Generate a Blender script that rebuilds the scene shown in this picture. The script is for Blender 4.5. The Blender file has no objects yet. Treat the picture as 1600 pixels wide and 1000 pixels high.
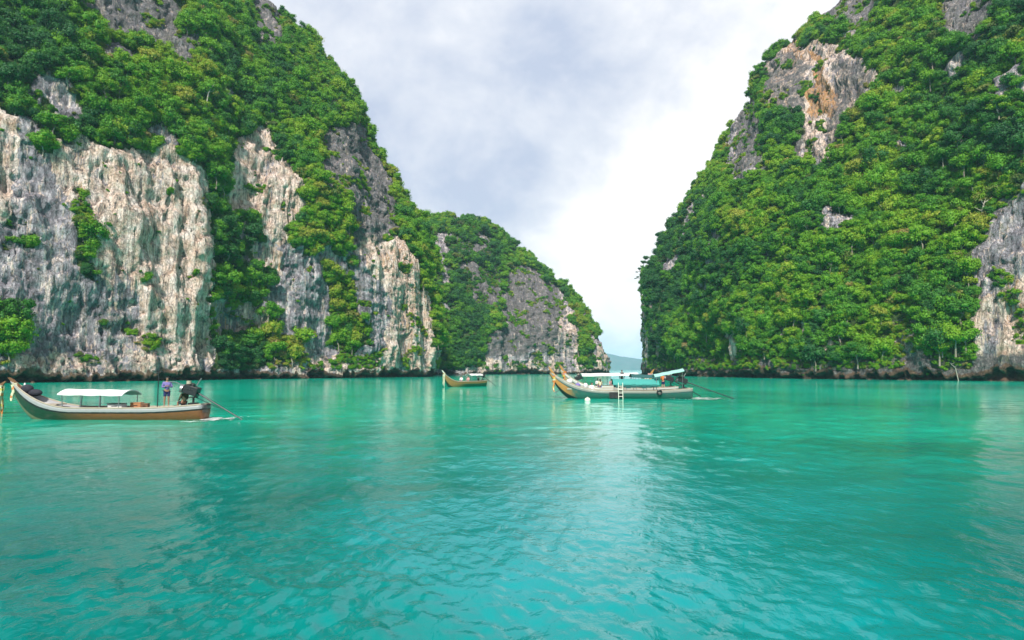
import bpy, math, random
import numpy as np
from mathutils import Vector, Matrix

# ------------------------------------------------------------------ camera, sky, sun, exposure
sc = bpy.context.scene
COL = sc.collection
R = math.radians
CAM_H = 2.7
PITCH = math.atan(0.078)
CP, SP = math.cos(PITCH), math.sin(PITCH)

cam_d = bpy.data.cameras.new('camera')
cam = bpy.data.objects.new('camera', cam_d)
COL.objects.link(cam)
cam_d.sensor_width = 36
cam_d.lens = 36 * 1000 / 1600
cam_d.clip_start = 0.1
cam_d.clip_end = 30000
cam.location = (0, 0, CAM_H)
cam.rotation_euler = (R(90) + PITCH, 0, 0)
sc.camera = cam

SUN_EL, SUN_AZ = 42.0, -170.0       # azimuth from +Y towards +X, where the sun stands (behind, to the left)
az, el = R(SUN_AZ), R(SUN_EL)
sun_dir = Vector((math.sin(az) * math.cos(el), math.cos(az) * math.cos(el), math.sin(el)))
sd = bpy.data.lights.new('sun', 'SUN')
sd.energy = 5.0
sd.angle = R(4.0)
sd.color = (1.0, 0.95, 0.86)
so = bpy.data.objects.new('sun', sd)
COL.objects.link(so)
so.rotation_euler = sun_dir.to_track_quat('Z', 'Y').to_euler()
so.location = (0, 0, 300)


def ray(px, py):
    a = (px - 800) / 1000.0
    b = (500 - py) / 1000.0
    return Vector((a, CP - b * SP, SP + b * CP))


def make_world():
    w = bpy.data.worlds.new('World')
    sc.world = w
    w.use_nodes = True
    nt = w.node_tree
    N, L = nt.nodes, nt.links
    N.clear()
    out = N.new('ShaderNodeOutputWorld')
    bg = N.new('ShaderNodeBackground')
    bg.inputs['Strength'].default_value = 0.064
    L.new(bg.outputs[0], out.inputs[0])
    sky = N.new('ShaderNodeTexSky')
    sky.sky_type = 'NISHITA'
    sky.sun_disc = False
    sky.sun_elevation = el
    sky.sun_rotation = az
    sky.air_density = 1.0
    sky.dust_density = 1.0
    tc = N.new('ShaderNodeTexCoord')

    def math_(op, a, b=None, c=None, clamp=False):
        n = N.new('ShaderNodeMath')
        n.operation = op
        n.use_clamp = clamp
        for i, v in enumerate((a, b, c)):
            if v is None:
                continue
            if isinstance(v, (int, float)):
                n.inputs[i].default_value = v
            else:
                L.new(v, n.inputs[i])
        return n.outputs[0]

    def vmath(op, a, b=None):
        n = N.new('ShaderNodeVectorMath')
        n.operation = op
        for i, v in enumerate((a, b)):
            if v is None:
                continue
            if isinstance(v, (tuple, list, Vector)):
                n.inputs[i].default_value = tuple(v)
            else:
                L.new(v, n.inputs[i])
        return n
    dirn = vmath('NORMALIZE', tc.outputs['Generated']).outputs[0]
    sep = N.new('ShaderNodeSeparateXYZ')
    L.new(dirn, sep.inputs[0])
    zz = math_('ADD', math_('MAXIMUM', sep.outputs[2], 0.0), 0.65)
    comb = N.new('ShaderNodeCombineXYZ')
    L.new(math_('DIVIDE', sep.outputs[0], zz), comb.inputs[0])
    L.new(math_('DIVIDE', sep.outputs[1], zz), comb.inputs[1])
    comb.inputs[2].default_value = 3.7

    def noise(scale, detail, rough, dist=0.0, off=(0, 0, 0)):
        n = N.new('ShaderNodeTexNoise')
        n.inputs['Scale'].default_value = scale
        n.inputs['Detail'].default_value = detail
        n.inputs['Roughness'].default_value = rough
        n.inputs['Distortion'].default_value = dist
        L.new(vmath('ADD', comb.outputs[0], off).outputs[0], n.inputs['Vector'])
        return n.outputs[0]
    n1 = noise(2.6, 6, 0.52, 0.2)
    n2 = noise(6.5, 9, 0.60, 0.2, (5, 2, 1))
    n3 = noise(0.9, 3, 0.5, 0.2, (9, 4, 7))

    def blob(px, py, rad, amp):
        d = ray(px, py).normalized()
        dt = vmath('DOT_PRODUCT', dirn, d).outputs['Value']
        ac = math_('ARCCOSINE', dt)
        k = math_('DIVIDE', ac, rad)
        e = math_('EXPONENT', math_('MULTIPLY', math_('MULTIPLY', k, k), -1.0))
        return math_('MULTIPLY', e, amp)
    br = math_('ADD', math_('MULTIPLY', n1, 2.1), math_('MULTIPLY', n2, 1.2))
    br = math_('ADD', br, -1.71 + 0.52)
    for b in ((840, 130, 0.20, -0.34), (690, 60, 0.10, -0.05), (1000, 330, 0.19, 0.28), (1120, 180, 0.10, 0.16),
              (500, 60, 0.13, 0.02), (760, 420, 0.12, -0.04), (950, 470, 0.15, 0.16), (620, 200, 0.10, 0.08), (900, 290, .08, .10)):
        br = math_('ADD', br, blob(*b))
    ramp = N.new('ShaderNodeValToRGB')
    L.new(br, ramp.inputs[0])
    cr = ramp.color_ramp
    cr.elements[0].position = 0.12
    cr.elements[0].color = (5.6, 6.3, 7.9, 1)
    cr.elements[1].position = 0.88
    cr.elements[1].color = (11.5, 11.3, 11.3, 1)
    e = cr.elements.new(0.48)
    e.color = (8.1, 8.45, 9.3, 1)
    # small breaks where the blue shows
    gap = math_('ADD', math_('MULTIPLY', n3, 0.5), math_('MULTIPLY', n2, 0.5))
    for b in ((985, -5, 0.045, 0.16), (1175, 25, 0.05, 0.13), (1240, -40, 0.09, 0.10)):
        gap = math_('ADD', gap, blob(*b))
    mr = N.new('ShaderNodeMapRange')
    mr.interpolation_type = 'SMOOTHSTEP'
    mr.inputs['From Min'].default_value = 0.60
    mr.inputs['From Max'].default_value = 0.80
    mr.inputs['To Min'].default_value = 0.0
    mr.inputs['To Max'].default_value = 0.8
    L.new(gap, mr.inputs['Value'])
    mix = N.new('ShaderNodeMix')
    mix.data_type = 'RGBA'
    L.new(mr.outputs[0], mix.inputs['Factor'])
    L.new(ramp.outputs[0], mix.inputs['A'])
    gain = vmath('MULTIPLY', sky.outputs[0], (1.6, 1.6, 1.6))
    add = vmath('ADD', gain.outputs[0], (1.6, 1.8, 2.2))
    L.new(add.outputs[0], mix.inputs['B'])
    L.new(mix.outputs['Result'], bg.inputs['Color'])
    try:
        w.cycles.sampling_method = 'MANUAL'
        w.cycles.sample_map_resolution = 512
    except Exception:
        pass


make_world()
sc.view_settings.view_transform = 'Standard'
sc.view_settings.look = 'None'
sc.view_settings.exposure = 0.7
sc.view_settings.gamma = 1.0
sc.render.engine = 'CYCLES'
sc.cycles.use_denoising = True
sc.cycles.denoising_input_passes = 'RGB_ALBEDO_NORMAL'
sc.cycles.denoising_prefilter = 'ACCURATE'
sc.cycles.max_bounces = 6
sc.cycles.diffuse_bounces = 3
sc.cycles.glossy_bounces = 3
sc.cycles.transmission_bounces = 3
sc.cycles.transparent_max_bounces = 4
sc.cycles.volume_bounces = 1
sc.cycles.caustics_reflective = False
sc.cycles.caustics_refractive = False

# ------------------------------------------------------------------ small tools
rng = np.random.RandomState(7)
rnd = random.Random(11)
PERM = np.random.RandomState(3).permutation(256)
PERM = np.concatenate([PERM, PERM, PERM, PERM])
VALS = np.random.RandomState(4).rand(1024) * 2 - 1


def vnoise(x, y, z):
    x, y, z = np.broadcast_arrays(x, y, z)
    xi, yi, zi = np.floor(x).astype(int), np.floor(y).astype(int), np.floor(z).astype(int)
    xf, yf, zf = x - xi, y - yi, z - zi
    u = xf * xf * xf * (xf * (xf * 6 - 15) + 10)
    v = yf * yf * yf * (yf * (yf * 6 - 15) + 10)
    w = zf * zf * zf * (zf * (zf * 6 - 15) + 10)
    xi &= 255
    yi &= 255
    zi &= 255

    def h(a, b, c):
        return VALS[PERM[PERM[PERM[(xi + a) & 255] + ((yi + b) & 255)] + ((zi + c) & 255)]]
    x00 = h(0, 0, 0) * (1 - u) + h(1, 0, 0) * u
    x10 = h(0, 1, 0) * (1 - u) + h(1, 1, 0) * u
    x01 = h(0, 0, 1) * (1 - u) + h(1, 0, 1) * u
    x11 = h(0, 1, 1) * (1 - u) + h(1, 1, 1) * u
    return (x00 * (1 - v) + x10 * v) * (1 - w) + (x01 * (1 - v) + x11 * v) * w


def fbm(x, y, z, octv=4, gain=0.5):
    s, a, t = 0.0, 1.0, 0.0
    for i in range(octv):
        f = 2.03 ** i
        s = s + a * vnoise(x * f + 17.3 * i, y * f + 5.1 * i, z * f + 9.7 * i)
        t += a
        a *= gain
    return s / t


def ridged(x, y, z, octv=3, gain=0.5):
    s, a, t = 0.0, 1.0, 0.0
    for i in range(octv):
        f = 2.07 ** i
        s = s + a * (1 - 2 * np.abs(vnoise(x * f + 31.3 * i, y * f + 3.1 * i, z * f + 7.7 * i)))
        t += a
        a *= gain
    return s / t


def sstep(a, b, x):
    t = np.clip((x - a) / (b - a), 0, 1)
    return t * t * (3 - 2 * t)


def W(px, py, Y):
    d = ray(px, py)
    return Vector((d.x * Y / d.y, Y, CAM_H + d.z * Y / d.y))


def to_px(P):
    x, y, z = P[..., 0], P[..., 1], P[..., 2] - CAM_H
    dep = y * CP + z * SP
    up = -y * SP + z * CP
    dep = np.where(np.abs(dep) < 1e-3, 1e-3, dep)
    return 800 + 1000 * x / dep, 500 - 1000 * up / dep


def tag(o, label=None, cat=None, group=None, kind=None):
    if label:
        o['label'] = label
    if cat:
        o['category'] = cat
    if group:
        o['group'] = group
    if kind:
        o['kind'] = kind
    return o


def thing(name, label, cat, loc=(0, 0, 0), rz=0.0, group=None):
    o = bpy.data.objects.new(name, None)
    o.empty_display_size = 0.3
    COL.objects.link(o)
    o.location = loc
    o.rotation_euler = (0, 0, rz)
    return tag(o, label, cat, group)


def mesh_arrays(name, V, F, mats, smooth=True, link=True, parent=None, attrs=None, mat_idx=None):
    """V (n,3), F (m,4) quads or (m,3) tris as arrays."""
    me = bpy.data.meshes.new(name)
    V = np.asarray(V, dtype=np.float32)
    F = np.asarray(F, dtype=np.int32)
    k = F.shape[1]
    me.vertices.add(len(V))
    me.vertices.foreach_set('co', V.ravel())
    me.loops.add(F.size)
    me.loops.foreach_set('vertex_index', F.ravel())
    me.polygons.add(len(F))
    me.polygons.foreach_set('loop_start', np.arange(0, F.size, k, dtype=np.int32))
    me.polygons.foreach_set('loop_total', np.full(len(F), k, dtype=np.int32))
    if smooth:
        me.polygons.foreach_set('use_smooth', np.ones(len(F), dtype=bool))
    for m in (mats if isinstance(mats, (list, tuple)) else [mats]):
        me.materials.append(m)
    if mat_idx is not None:
        me.polygons.foreach_set('material_index', np.asarray(mat_idx, dtype=np.int32))
    for an, av in (attrs or {}).items():
        at = me.attributes.new(an, 'FLOAT', 'POINT')
        at.data.foreach_set('value', np.asarray(av, dtype=np.float32).ravel())
    me.update(calc_edges=True)
    me.validate()
    o = bpy.data.objects.new(name, me)
    if link:
        COL.objects.link(o)
    if parent:
        o.parent = parent
    return o


class MB:
    def __init__(self):
        self.v, self.f = [], []

    def add(self, vs, fs):
        b = len(self.v)
        self.v += [tuple(p) for p in vs]
        self.f += [tuple(i + b for i in f) for f in fs]
        return self

    def box(self, c, s, rot=None, taper=1.0):
        vs = []
        for dz in (-1, 1):
            k = taper if dz > 0 else 1.0
            for dx, dy in ((-1, -1), (1, -1), (1, 1), (-1, 1)):
                p = Vector((dx * s[0] / 2 * k, dy * s[1] / 2 * k, dz * s[2] / 2))
                if rot:
                    p = rot @ p
                vs.append(p + Vector(c))
        return self.add(vs, [(3, 2, 1, 0), (4, 5, 6, 7), (0, 1, 5, 4), (1, 2, 6, 5), (2, 3, 7, 6), (3, 0, 4, 7)])

    def tube(self, pts, rad, n=8, caps=True):
        pts = [Vector(p) for p in pts]
        if isinstance(rad, (int, float)):
            rad = [rad] * len(pts)
        vs = []
        prev = None
        for i, p in enumerate(pts):
            d = (pts[min(i + 1, len(pts) - 1)] - pts[max(i - 1, 0)]).normalized()
            a = prev if prev is not None else (Vector((0, 0, 1)) if abs(d.z) < 0.9 else Vector((1, 0, 0)))
            u = (a - d * a.dot(d))
            u = u.normalized() if u.length > 1e-5 else d.orthogonal().normalized()
            prev = u
            w = d.cross(u)
            for k in range(n):
                t = 2 * math.pi * k / n
                vs.append(p + (u * math.cos(t) + w * math.sin(t)) * rad[i])
        fs = []
        for i in range(len(pts) - 1):
            for k in range(n):
                a, b = i * n + k, i * n + (k + 1) % n
                fs.append((a, b, b + n, a + n))
        if caps:
            fs.append(tuple(range(n - 1, -1, -1)))
            fs.append(tuple((len(pts) - 1) * n + k for k in range(n)))
        return self.add(vs, fs)

    def ball(self, c, r, seg=10, rings=7):
        r = (r, r, r) if isinstance(r, (int, float)) else r
        vs = [(c[0], c[1], c[2] - r[2])]
        for i in range(1, rings):
            ph = math.pi * i / rings - math.pi / 2
            for k in range(seg):
                t = 2 * math.pi * k / seg
                vs.append((c[0] + r[0] * math.cos(ph) * math.cos(t), c[1] + r[1] * math.cos(ph) * math.sin(t), c[2] + r[2] * math.sin(ph)))
        vs.append((c[0], c[1], c[2] + r[2]))
        fs = [(0, 1 + (k + 1) % seg, 1 + k) for k in range(seg)]
        for i in range(rings - 2):
            for k in range(seg):
                a, b = 1 + i * seg + k, 1 + i * seg + (k + 1) % seg
                fs.append((a, b, b + seg, a + seg))
        top = len(vs) - 1
        o = 1 + (rings - 2) * seg
        fs += [(o + k, o + (k + 1) % seg, top) for k in range(seg)]
        return self.add(vs, fs)

    def build(self, name, mat, parent=None, smooth=True, label=None, bevel=0.0):
        me = bpy.data.meshes.new(name)
        me.from_pydata(self.v, [], self.f)
        me.materials.append(mat)
        if smooth:
            me.polygons.foreach_set('use_smooth', [True] * len(me.polygons))
            try:
                me.set_sharp_from_angle(angle=R(40))
            except Exception:
                pass
        o = bpy.data.objects.new(name, me)
        COL.objects.link(o)
        if parent:
            o.parent = parent
        if bevel:
            b = o.modifiers.new('bevel', 'BEVEL')
            b.width = bevel
            b.segments = 2
        if label:
            o['label'] = label
        return o


# ------------------------------------------------------------------ materials
class NG:
    """thin node helper"""
    def __init__(self, name):
        self.m = bpy.data.materials.new(name)
        self.m.use_nodes = True
        self.nt = self.m.node_tree
        self.N, self.L = self.nt.nodes, self.nt.links
        self.N.clear()
        self.out = self.N.new('ShaderNodeOutputMaterial')

    def put(self, sock, v):
        if v is None:
            return
        if hasattr(v, 'is_linked') or hasattr(v, 'links'):
            self.L.new(v, sock)
        else:
            if isinstance(v, (tuple, list)) and len(v) == 3 and sock.type == 'RGBA':
                v = (*v, 1)
            sock.default_value = v

    def math(self, op, a, b=None, c=None, clamp=False):
        n = self.N.new('ShaderNodeMath')
        n.operation = op
        n.use_clamp = clamp
        for i, v in enumerate((a, b, c)):
            self.put(n.inputs[i], v)
        return n.outputs[0]

    def vmath(self, op, a, b=None):
        n = self.N.new('ShaderNodeVectorMath')
        n.operation = op
        self.put(n.inputs[0], a)
        self.put(n.inputs[1], b)
        return n.outputs['Value'] if op in ('DOT_PRODUCT', 'LENGTH', 'DISTANCE') else n.outputs[0]

    def geo(self, k='Position'):
        return self.N.new('ShaderNodeNewGeometry').outputs[k]

    def coord(self, k='Object'):
        return self.N.new('ShaderNodeTexCoord').outputs[k]

    def noise(self, vec, scale, detail=4, rough=0.5, dist=0.0, out=0):
        n = self.N.new('ShaderNodeTexNoise')
        self.put(n.inputs['Vector'], vec)
        n.inputs['Scale'].default_value = scale
        n.inputs['Detail'].default_value = detail
        n.inputs['Roughness'].default_value = rough
        n.inputs['Distortion'].default_value = dist
        return n.outputs[out]

    def attr(self, name, kind='GEOMETRY', out='Fac'):
        n = self.N.new('ShaderNodeAttribute')
        n.attribute_name = name
        n.attribute_type = kind
        return n.outputs[out]

    def ramp(self, fac, stops, interp='LINEAR'):
        n = self.N.new('ShaderNodeValToRGB')
        self.put(n.inputs[0], fac)
        cr = n.color_ramp
        cr.interpolation = interp
        while len(cr.elements) < len(stops):
            cr.elements.new(0.5)
        for e, (p, c) in zip(cr.elements, stops):
            e.position = p
            e.color = (*c, 1) if len(c) == 3 else c
        return n.outputs[0]

    def maprange(self, v, a, b, c=0.0, d=1.0, smooth=True):
        n = self.N.new('ShaderNodeMapRange')
        if smooth:
            n.interpolation_type = 'SMOOTHSTEP'
        self.put(n.inputs['Value'], v)
        for k, x in (('From Min', a), ('From Max', b), ('To Min', c), ('To Max', d)):
            n.inputs[k].default_value = x
        return n.outputs[0]

    def mix(self, fac, a, b, blend='MIX'):
        n = self.N.new('ShaderNodeMix')
        n.data_type = 'RGBA'
        n.blend_type = blend
        self.put(n.inputs['Factor'], fac)
        self.put(n.inputs['A'], a)
        self.put(n.inputs['B'], b)
        return n.outputs['Result']

    def bump(self, h, strength=0.5, dist=1.0, normal=None):
        n = self.N.new('ShaderNodeBump')
        n.inputs['Strength'].default_value = strength
        n.inputs['Distance'].default_value = dist
        self.put(n.inputs['Height'], h)
        self.put(n.inputs['Normal'], normal)
        return n.outputs[0]

    def principled(self, color, rough=0.6, metal=0.0, normal=None, ior=1.45, spec=0.5, link=True):
        p = self.N.new('ShaderNodeBsdfPrincipled')
        self.put(p.inputs['Base Color'], color)
        self.put(p.inputs['Roughness'], rough)
        p.inputs['Metallic'].default_value = metal
        p.inputs['IOR'].default_value = ior
        p.inputs['Specular IOR Level'].default_value = spec
        self.put(p.inputs['Normal'], normal)
        if link:
            self.L.new(p.outputs[0], self.out.inputs[0])
        return p


def paint(name, c, rough=0.5, wear=0.25, scale=6.0, metal=0.0, dirt=(0.09, 0.075, 0.055)):
    c = tuple(0.68 * q for q in c)
    g = NG(name)
    co = g.coord('Object')
    n = g.noise(co, scale, 6, 0.65)
    n2 = g.noise(co, scale * 7, 3, 0.6)
    f = g.maprange(n, 0.48, 0.78, 0.0, wear)
    col = g.mix(f, c, dirt)
    col = g.mix(g.maprange(n2, 0.3, 0.8, 0, 0.25), col, tuple(x * 0.6 for x in c))
    g.principled(col, g.maprange(n, 0.3, 0.7, rough * 0.8, min(1, rough * 1.25)), metal, g.bump(n2, 0.25, 0.01))
    return g.m


def wood(name, c1, c2, rough=0.55, sc=(1.2, 12, 12)):
    c1, c2 = (tuple(0.68 * q for q in k) for k in (c1, c2))
    g = NG(name)
    co = g.vmath('MULTIPLY', g.coord('Object'), sc)
    n = g.noise(co, 2.2, 6, 0.6, 0.4)
    col = g.ramp(n, [(0.3, c1), (0.7, c2)])
    g.principled(col, rough, 0, g.bump(n, 0.3, 0.01))
    return g.m


M = {}
M['white'] = paint('white_paint', (0.74, 0.74, 0.73), 0.45)
M['canvas'] = paint('white_canvas', (0.80, 0.80, 0.78), 0.85, 0.12, 2)
M['teal_canvas'] = paint('teal_canvas', (0.05, 0.34, 0.31), 0.8, 0.2, 2)
M['pale_teal'] = paint('pale_teal_canvas', (0.32, 0.60, 0.54), 0.8, 0.2, 2)
M['black'] = paint('black_paint', (0.015, 0.015, 0.017), 0.45, 0.2)
M['steel'] = paint('steel', (0.35, 0.35, 0.36), 0.4, 0.4, 9, 0.8)
M['dark_steel'] = paint('dark_steel', (0.035, 0.04, 0.045), 0.4, 0.4, 9, 0.5)
M['pale_wood'] = wood('pale_wood', (0.30, 0.25, 0.19), (0.50, 0.44, 0.35))
M['brown_wood'] = wood('brown_wood', (0.10, 0.045, 0.02), (0.24, 0.11, 0.045))
M['gold_wood'] = wood('varnished_wood', (0.28, 0.12, 0.03), (0.55, 0.29, 0.09), 0.3)
M['orange_cloth'] = paint('orange_cloth', (0.62, 0.20, 0.05), 0.9, 0.1)
M['cream_cloth'] = paint('cream_cloth', (0.70, 0.66, 0.45), 0.9, 0.1)
M['pink_cloth'] = paint('pink_cloth', (0.66, 0.32, 0.32), 0.9, 0.1)
M['yellow_cloth'] = paint('yellow_cloth', (0.68, 0.50, 0.10), 0.9, 0.1)
M['dark_cloth'] = paint('dark_cloth', (0.02, 0.02, 0.035), 0.9, 0.1)
M['olive'] = paint('olive_cloth', (0.06, 0.07, 0.04), 0.9, 0.1)
M['dark_teal'] = paint('dark_teal_cloth', (0.015, 0.10, 0.10), 0.9, 0.1)
M['navy'] = paint('navy_cloth', (0.02, 0.025, 0.12), 0.9, 0.1)
M['purple'] = paint('purple_cloth', (0.20, 0.16, 0.42), 0.9, 0.1)
M['red'] = paint('red_plastic', (0.45, 0.03, 0.03), 0.4, 0.1)
M['blue'] = paint('blue_cloth', (0.06, 0.14, 0.42), 0.8, 0.1)
M['orange_box'] = paint('orange_crate', (0.45, 0.20, 0.08), 0.6, 0.2)
M['skin'] = paint('skin', (0.36, 0.19, 0.12), 0.55, 0.05)
M['tan_skin'] = paint('light_skin', (0.52, 0.31, 0.22), 0.55, 0.05)
M['hair'] = paint('hair', (0.02, 0.015, 0.012), 0.6, 0.05)
M['foam_float'] = paint('float_paint', (0.78, 0.77, 0.66), 0.6, 0.15)


def hull_paint(name, upper, line, low_bow, low_stern, boot, lo=0.55, hi=0.82):
    upper, line, low_bow, low_stern, boot = (tuple(0.62 * q for q in k) for k in (upper, line, low_bow, low_stern, boot))
    g = NG(name)
    gi, al = g.attr('girth'), g.attr('along')
    n = g.noise(g.coord('Object'), 3.0, 6, 0.65)
    n2 = g.noise(g.vmath('MULTIPLY', g.coord('Object'), (1.5, 1, 14)), 2.0, 5, 0.6)
    low = g.mix(g.maprange(g.math('ADD', al, g.math('MULTIPLY', n, 0.12)), lo, hi), low_stern, low_bow)
    low = g.mix(g.maprange(n2, 0.35, 0.75, 0, 0.55), low, g.vmath('MULTIPLY', low, (0.45, 0.45, 0.45)))
    gj = g.math('ADD', gi, g.math('MULTIPLY', g.math('SUBTRACT', n2, 0.5), 0.03))
    c = g.mix(g.math('GREATER_THAN', gj, 0.77), low, line)
    c = g.mix(g.math('GREATER_THAN', gj, 0.84), c, upper)
    c = g.mix(g.math('LESS_THAN', gj, 0.36), c, boot)
    c = g.mix(g.maprange(n, 0.5, 0.85, 0, 0.5), c, (0.11, 0.09, 0.07))
    g.principled(c, g.maprange(n, 0.3, 0.7, 0.3, 0.6), 0, g.bump(n2, 0.3, 0.015))
    return g.m


def leaf_material(name, stops, trans=0.36):
    g = NG(name)
    t = g.attr('tint', 'INSTANCER')
    pos = g.geo('Position')
    n = g.noise(pos, 1.2, 5, 0.75)
    n2 = g.noise(pos, 0.06, 3, 0.5)
    f = g.math('ADD', t, g.math('MULTIPLY', g.math('SUBTRACT', n, 0.5), 0.75))
    f = g.math('ADD', f, g.math('MULTIPLY', g.math('SUBTRACT', n2, 0.5), 0.5), clamp=True)
    col = g.ramp(f, stops)
    p = g.principled(col, 0.55, 0, None, 1.4, 0.3, link=False)
    tr = g.N.new('ShaderNodeBsdfTranslucent')
    g.L.new(g.vmath('MULTIPLY', col, (1.25, 1.15, 0.5)), tr.inputs[0])
    mx = g.N.new('ShaderNodeMixShader')
    mx.inputs[0].default_value = trans
    g.L.new(p.outputs[0], mx.inputs[1])
    g.L.new(tr.outputs[0], mx.inputs[2])
    g.L.new(mx.outputs[0], g.out.inputs[0])
    return g.m


LEAF = leaf_material('foliage', [
    (0.0, (0.02325, 0.09671, 0.02911)), (0.22, (0.04023, 0.152, 0.02183)), (0.45, (0.08493, 0.2395, 0.01309)),
    (0.70, (0.1386, 0.2856, 0.01309)), (0.92, (0.2146, 0.3131, 0.02037)), (1.0, (0.2325, 0.2578, 0.03275))], 0.3)
SCRUB = leaf_material('scrub_foliage', [
    (0.0, (0.05775, 0.08712, 0.02904)), (0.4, (0.099, 0.1505, 0.02904)), (0.7, (0.1897, 0.198, 0.04356)), (1.0, (0.2722, 0.2059, 0.08712))])
g = NG('bark')
n = g.noise(g.vmath('MULTIPLY', g.coord('Object'), (6, 6, 1.5)), 2, 5, 0.6)
g.principled(g.ramp(n, [(0.3, (0.10, 0.08, 0.06)), (0.7, (0.30, 0.26, 0.21))]), 0.85, 0, g.bump(n, 0.4, 0.05))
M['bark'] = g.m
g = NG('bleached_wood')
n = g.noise(g.vmath('MULTIPLY', g.coord('Object'), (6, 6, 1.5)), 2, 5, 0.6)
g.principled(g.ramp(n, [(0.3, (0.22, 0.19, 0.155)), (0.7, (0.40, 0.36, 0.31))]), 0.85)
M['bleached'] = g.m


def cliff_material():
    g = NG('limestone')
    pos = g.geo('Position')
    warm, orng, veg, mott, wet_shade = (g.attr(k) for k in ('warm', 'orange', 'veg', 'mottle', 'wet_shade'))
    st = g.vmath('MULTIPLY', pos, (1, 1, 0.10))
    st2 = g.vmath('MULTIPLY', pos, (1, 1, 0.05))
    s1 = g.noise(st, 0.55, 9, 0.66, 0.5)       # broad drip streaks
    s2 = g.noise(st2, 1.5, 8, 0.68, 0.3)        # fine streaks
    b1 = g.noise(pos, 0.35, 8, 0.68, 0.3)      # blotches
    b2 = g.noise(pos, 1.8, 6, 0.7)
    pit = g.noise(pos, 0.8, 5, 0.7, 0.8)
    grey = g.ramp(g.math('ADD', g.math('MULTIPLY', s1, 0.5), g.math('MULTIPLY', b1, 0.5)),
                  [(0.38, (0.08981, 0.08422, 0.0993)), (0.48, (0.2394, 0.2234, 0.2559)), (0.58, (0.449, 0.4174, 0.4506))])
    cream = g.ramp(g.math('ADD', g.math('MULTIPLY', s1, 0.45), g.math('MULTIPLY', b1, 0.55)),
                   [(0.37, (0.3196, 0.1973, 0.1389)), (0.47, (0.5934, 0.4385, 0.3547)), (0.58, (0.6999, 0.5848, 0.5401))])
    wv = g.math('ADD', g.math('ADD', warm, 0.10), g.math('MULTIPLY', g.math('SUBTRACT', s1, 0.5), 1.9))
    wv = g.math('ADD', wv, g.math('MULTIPLY', g.math('SUBTRACT', s2, 0.5), 2.2))
    c = g.mix(g.maprange(wv, 0.38, 0.62), grey, cream)
    ov = g.math('ADD', orng, g.math('MULTIPLY', g.math('SUBTRACT', b1, 0.5), 1.2))
    ov = g.math('ADD', ov, g.math('MULTIPLY', g.math('SUBTRACT', s2, 0.5), 2.0))
    orc = g.ramp(b2, [(0.3, (0.31, 0.124, 0.0341)), (0.7, (0.5332, 0.341, 0.186))])
    c = g.mix(g.maprange(ov, 0.35, 0.75), c, orc)
    # dark weathered grey-brown karst
    mc = g.ramp(b2, [(0.35, (0.06375, 0.06, 0.06375)), (0.52, (0.1425, 0.135, 0.135)), (0.68, (0.27, 0.2475, 0.2325))])
    mv = g.math('ADD', mott, g.math('MULTIPLY', g.math('SUBTRACT', b1, 0.5), 1.4))
    c = g.mix(g.maprange(mv, 0.4, 0.7), c, mc)
    # black water stains
    bl = g.maprange(g.noise(g.vmath('MULTIPLY', pos, (1, 1, 0.07)), 1.1, 8, 0.72, 0.4), 0.53, 0.61, 0, 0.85)
    c = g.mix(g.math('MULTIPLY', bl, g.maprange(b1, 0.62, 0.42, 0.25, 1.0)), c, (0.055, 0.052, 0.055))
    c = g.mix(g.maprange(pit, 0.63, 0.70, 0, 0.7), c, (0.05, 0.045, 0.042))
    lng = g.noise(g.vmath('MULTIPLY', pos, (1, 1, 0.035)), 0.75, 4, 0.55, 0.25)
    c = g.mix(g.math('MULTIPLY', g.maprange(lng, 0.54, 0.60, 0, 0.5), g.maprange(b2, 0.30, 0.55)), c, (0.085, 0.088, 0.095))
    # joints and cracks
    wq = g.vmath('ADD', g.vmath('MULTIPLY', pos, (0.55, 0.55, 0.13)), g.vmath('MULTIPLY', g.noise(pos, 0.5, 5, 0.65, 0, 1), (0.9, 0.9, 0.7)))
    def crack(v, sc_, w):
        n_ = g.N.new('ShaderNodeTexVoronoi')
        n_.feature = 'DISTANCE_TO_EDGE'
        n_.inputs['Scale'].default_value = sc_
        g.L.new(v, n_.inputs['Vector'])
        return g.maprange(n_.outputs['Distance'], 0.0, w, 1.0, 0.0)
    ck = g.math('MAXIMUM', crack(wq, 1.0, 0.055), g.math('MULTIPLY', crack(wq, 2.6, 0.07), 0.8))
    ck = g.math('MULTIPLY', ck, g.maprange(b2, 0.36, 0.56))
    c = g.mix(g.math('MULTIPLY', ck, 0.42), c, (0.05, 0.045, 0.045))
    # moss and lichen
    gv = g.math('ADD', veg, g.math('MULTIPLY', g.math('SUBTRACT', b2, 0.5), 0.8))
    moss = g.ramp(b1, [(0.35, (0.03, 0.065, 0.016)), (0.65, (0.07, 0.11, 0.025))])
    c = g.mix(g.maprange(gv, 0.50, 0.98), c, moss)
    olive = g.maprange(g.noise(pos, 0.22, 5, 0.6), 0.56, 0.72, 0, 0.5)
    c = g.mix(g.math('MULTIPLY', olive, g.maprange(b2, 0.4, 0.6)), c, (0.16, 0.155, 0.05))
    # damp algae brown at the waterline, shade under the lip painted in too
    wt = g.math('ADD', wet_shade, g.math('MULTIPLY', g.math('SUBTRACT', b2, 0.5), 0.7))
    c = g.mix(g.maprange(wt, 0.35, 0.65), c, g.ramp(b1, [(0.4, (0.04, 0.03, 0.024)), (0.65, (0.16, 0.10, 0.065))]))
    h = g.math('ADD', g.math('MULTIPLY', s2, 0.8), g.math('MULTIPLY', b2, 0.9))
    h = g.math('SUBTRACT', h, g.math('ADD', g.maprange(pit, 0.6, 0.72, 0, 0.6), g.math('MULTIPLY', ck, 0.55)))
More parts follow.
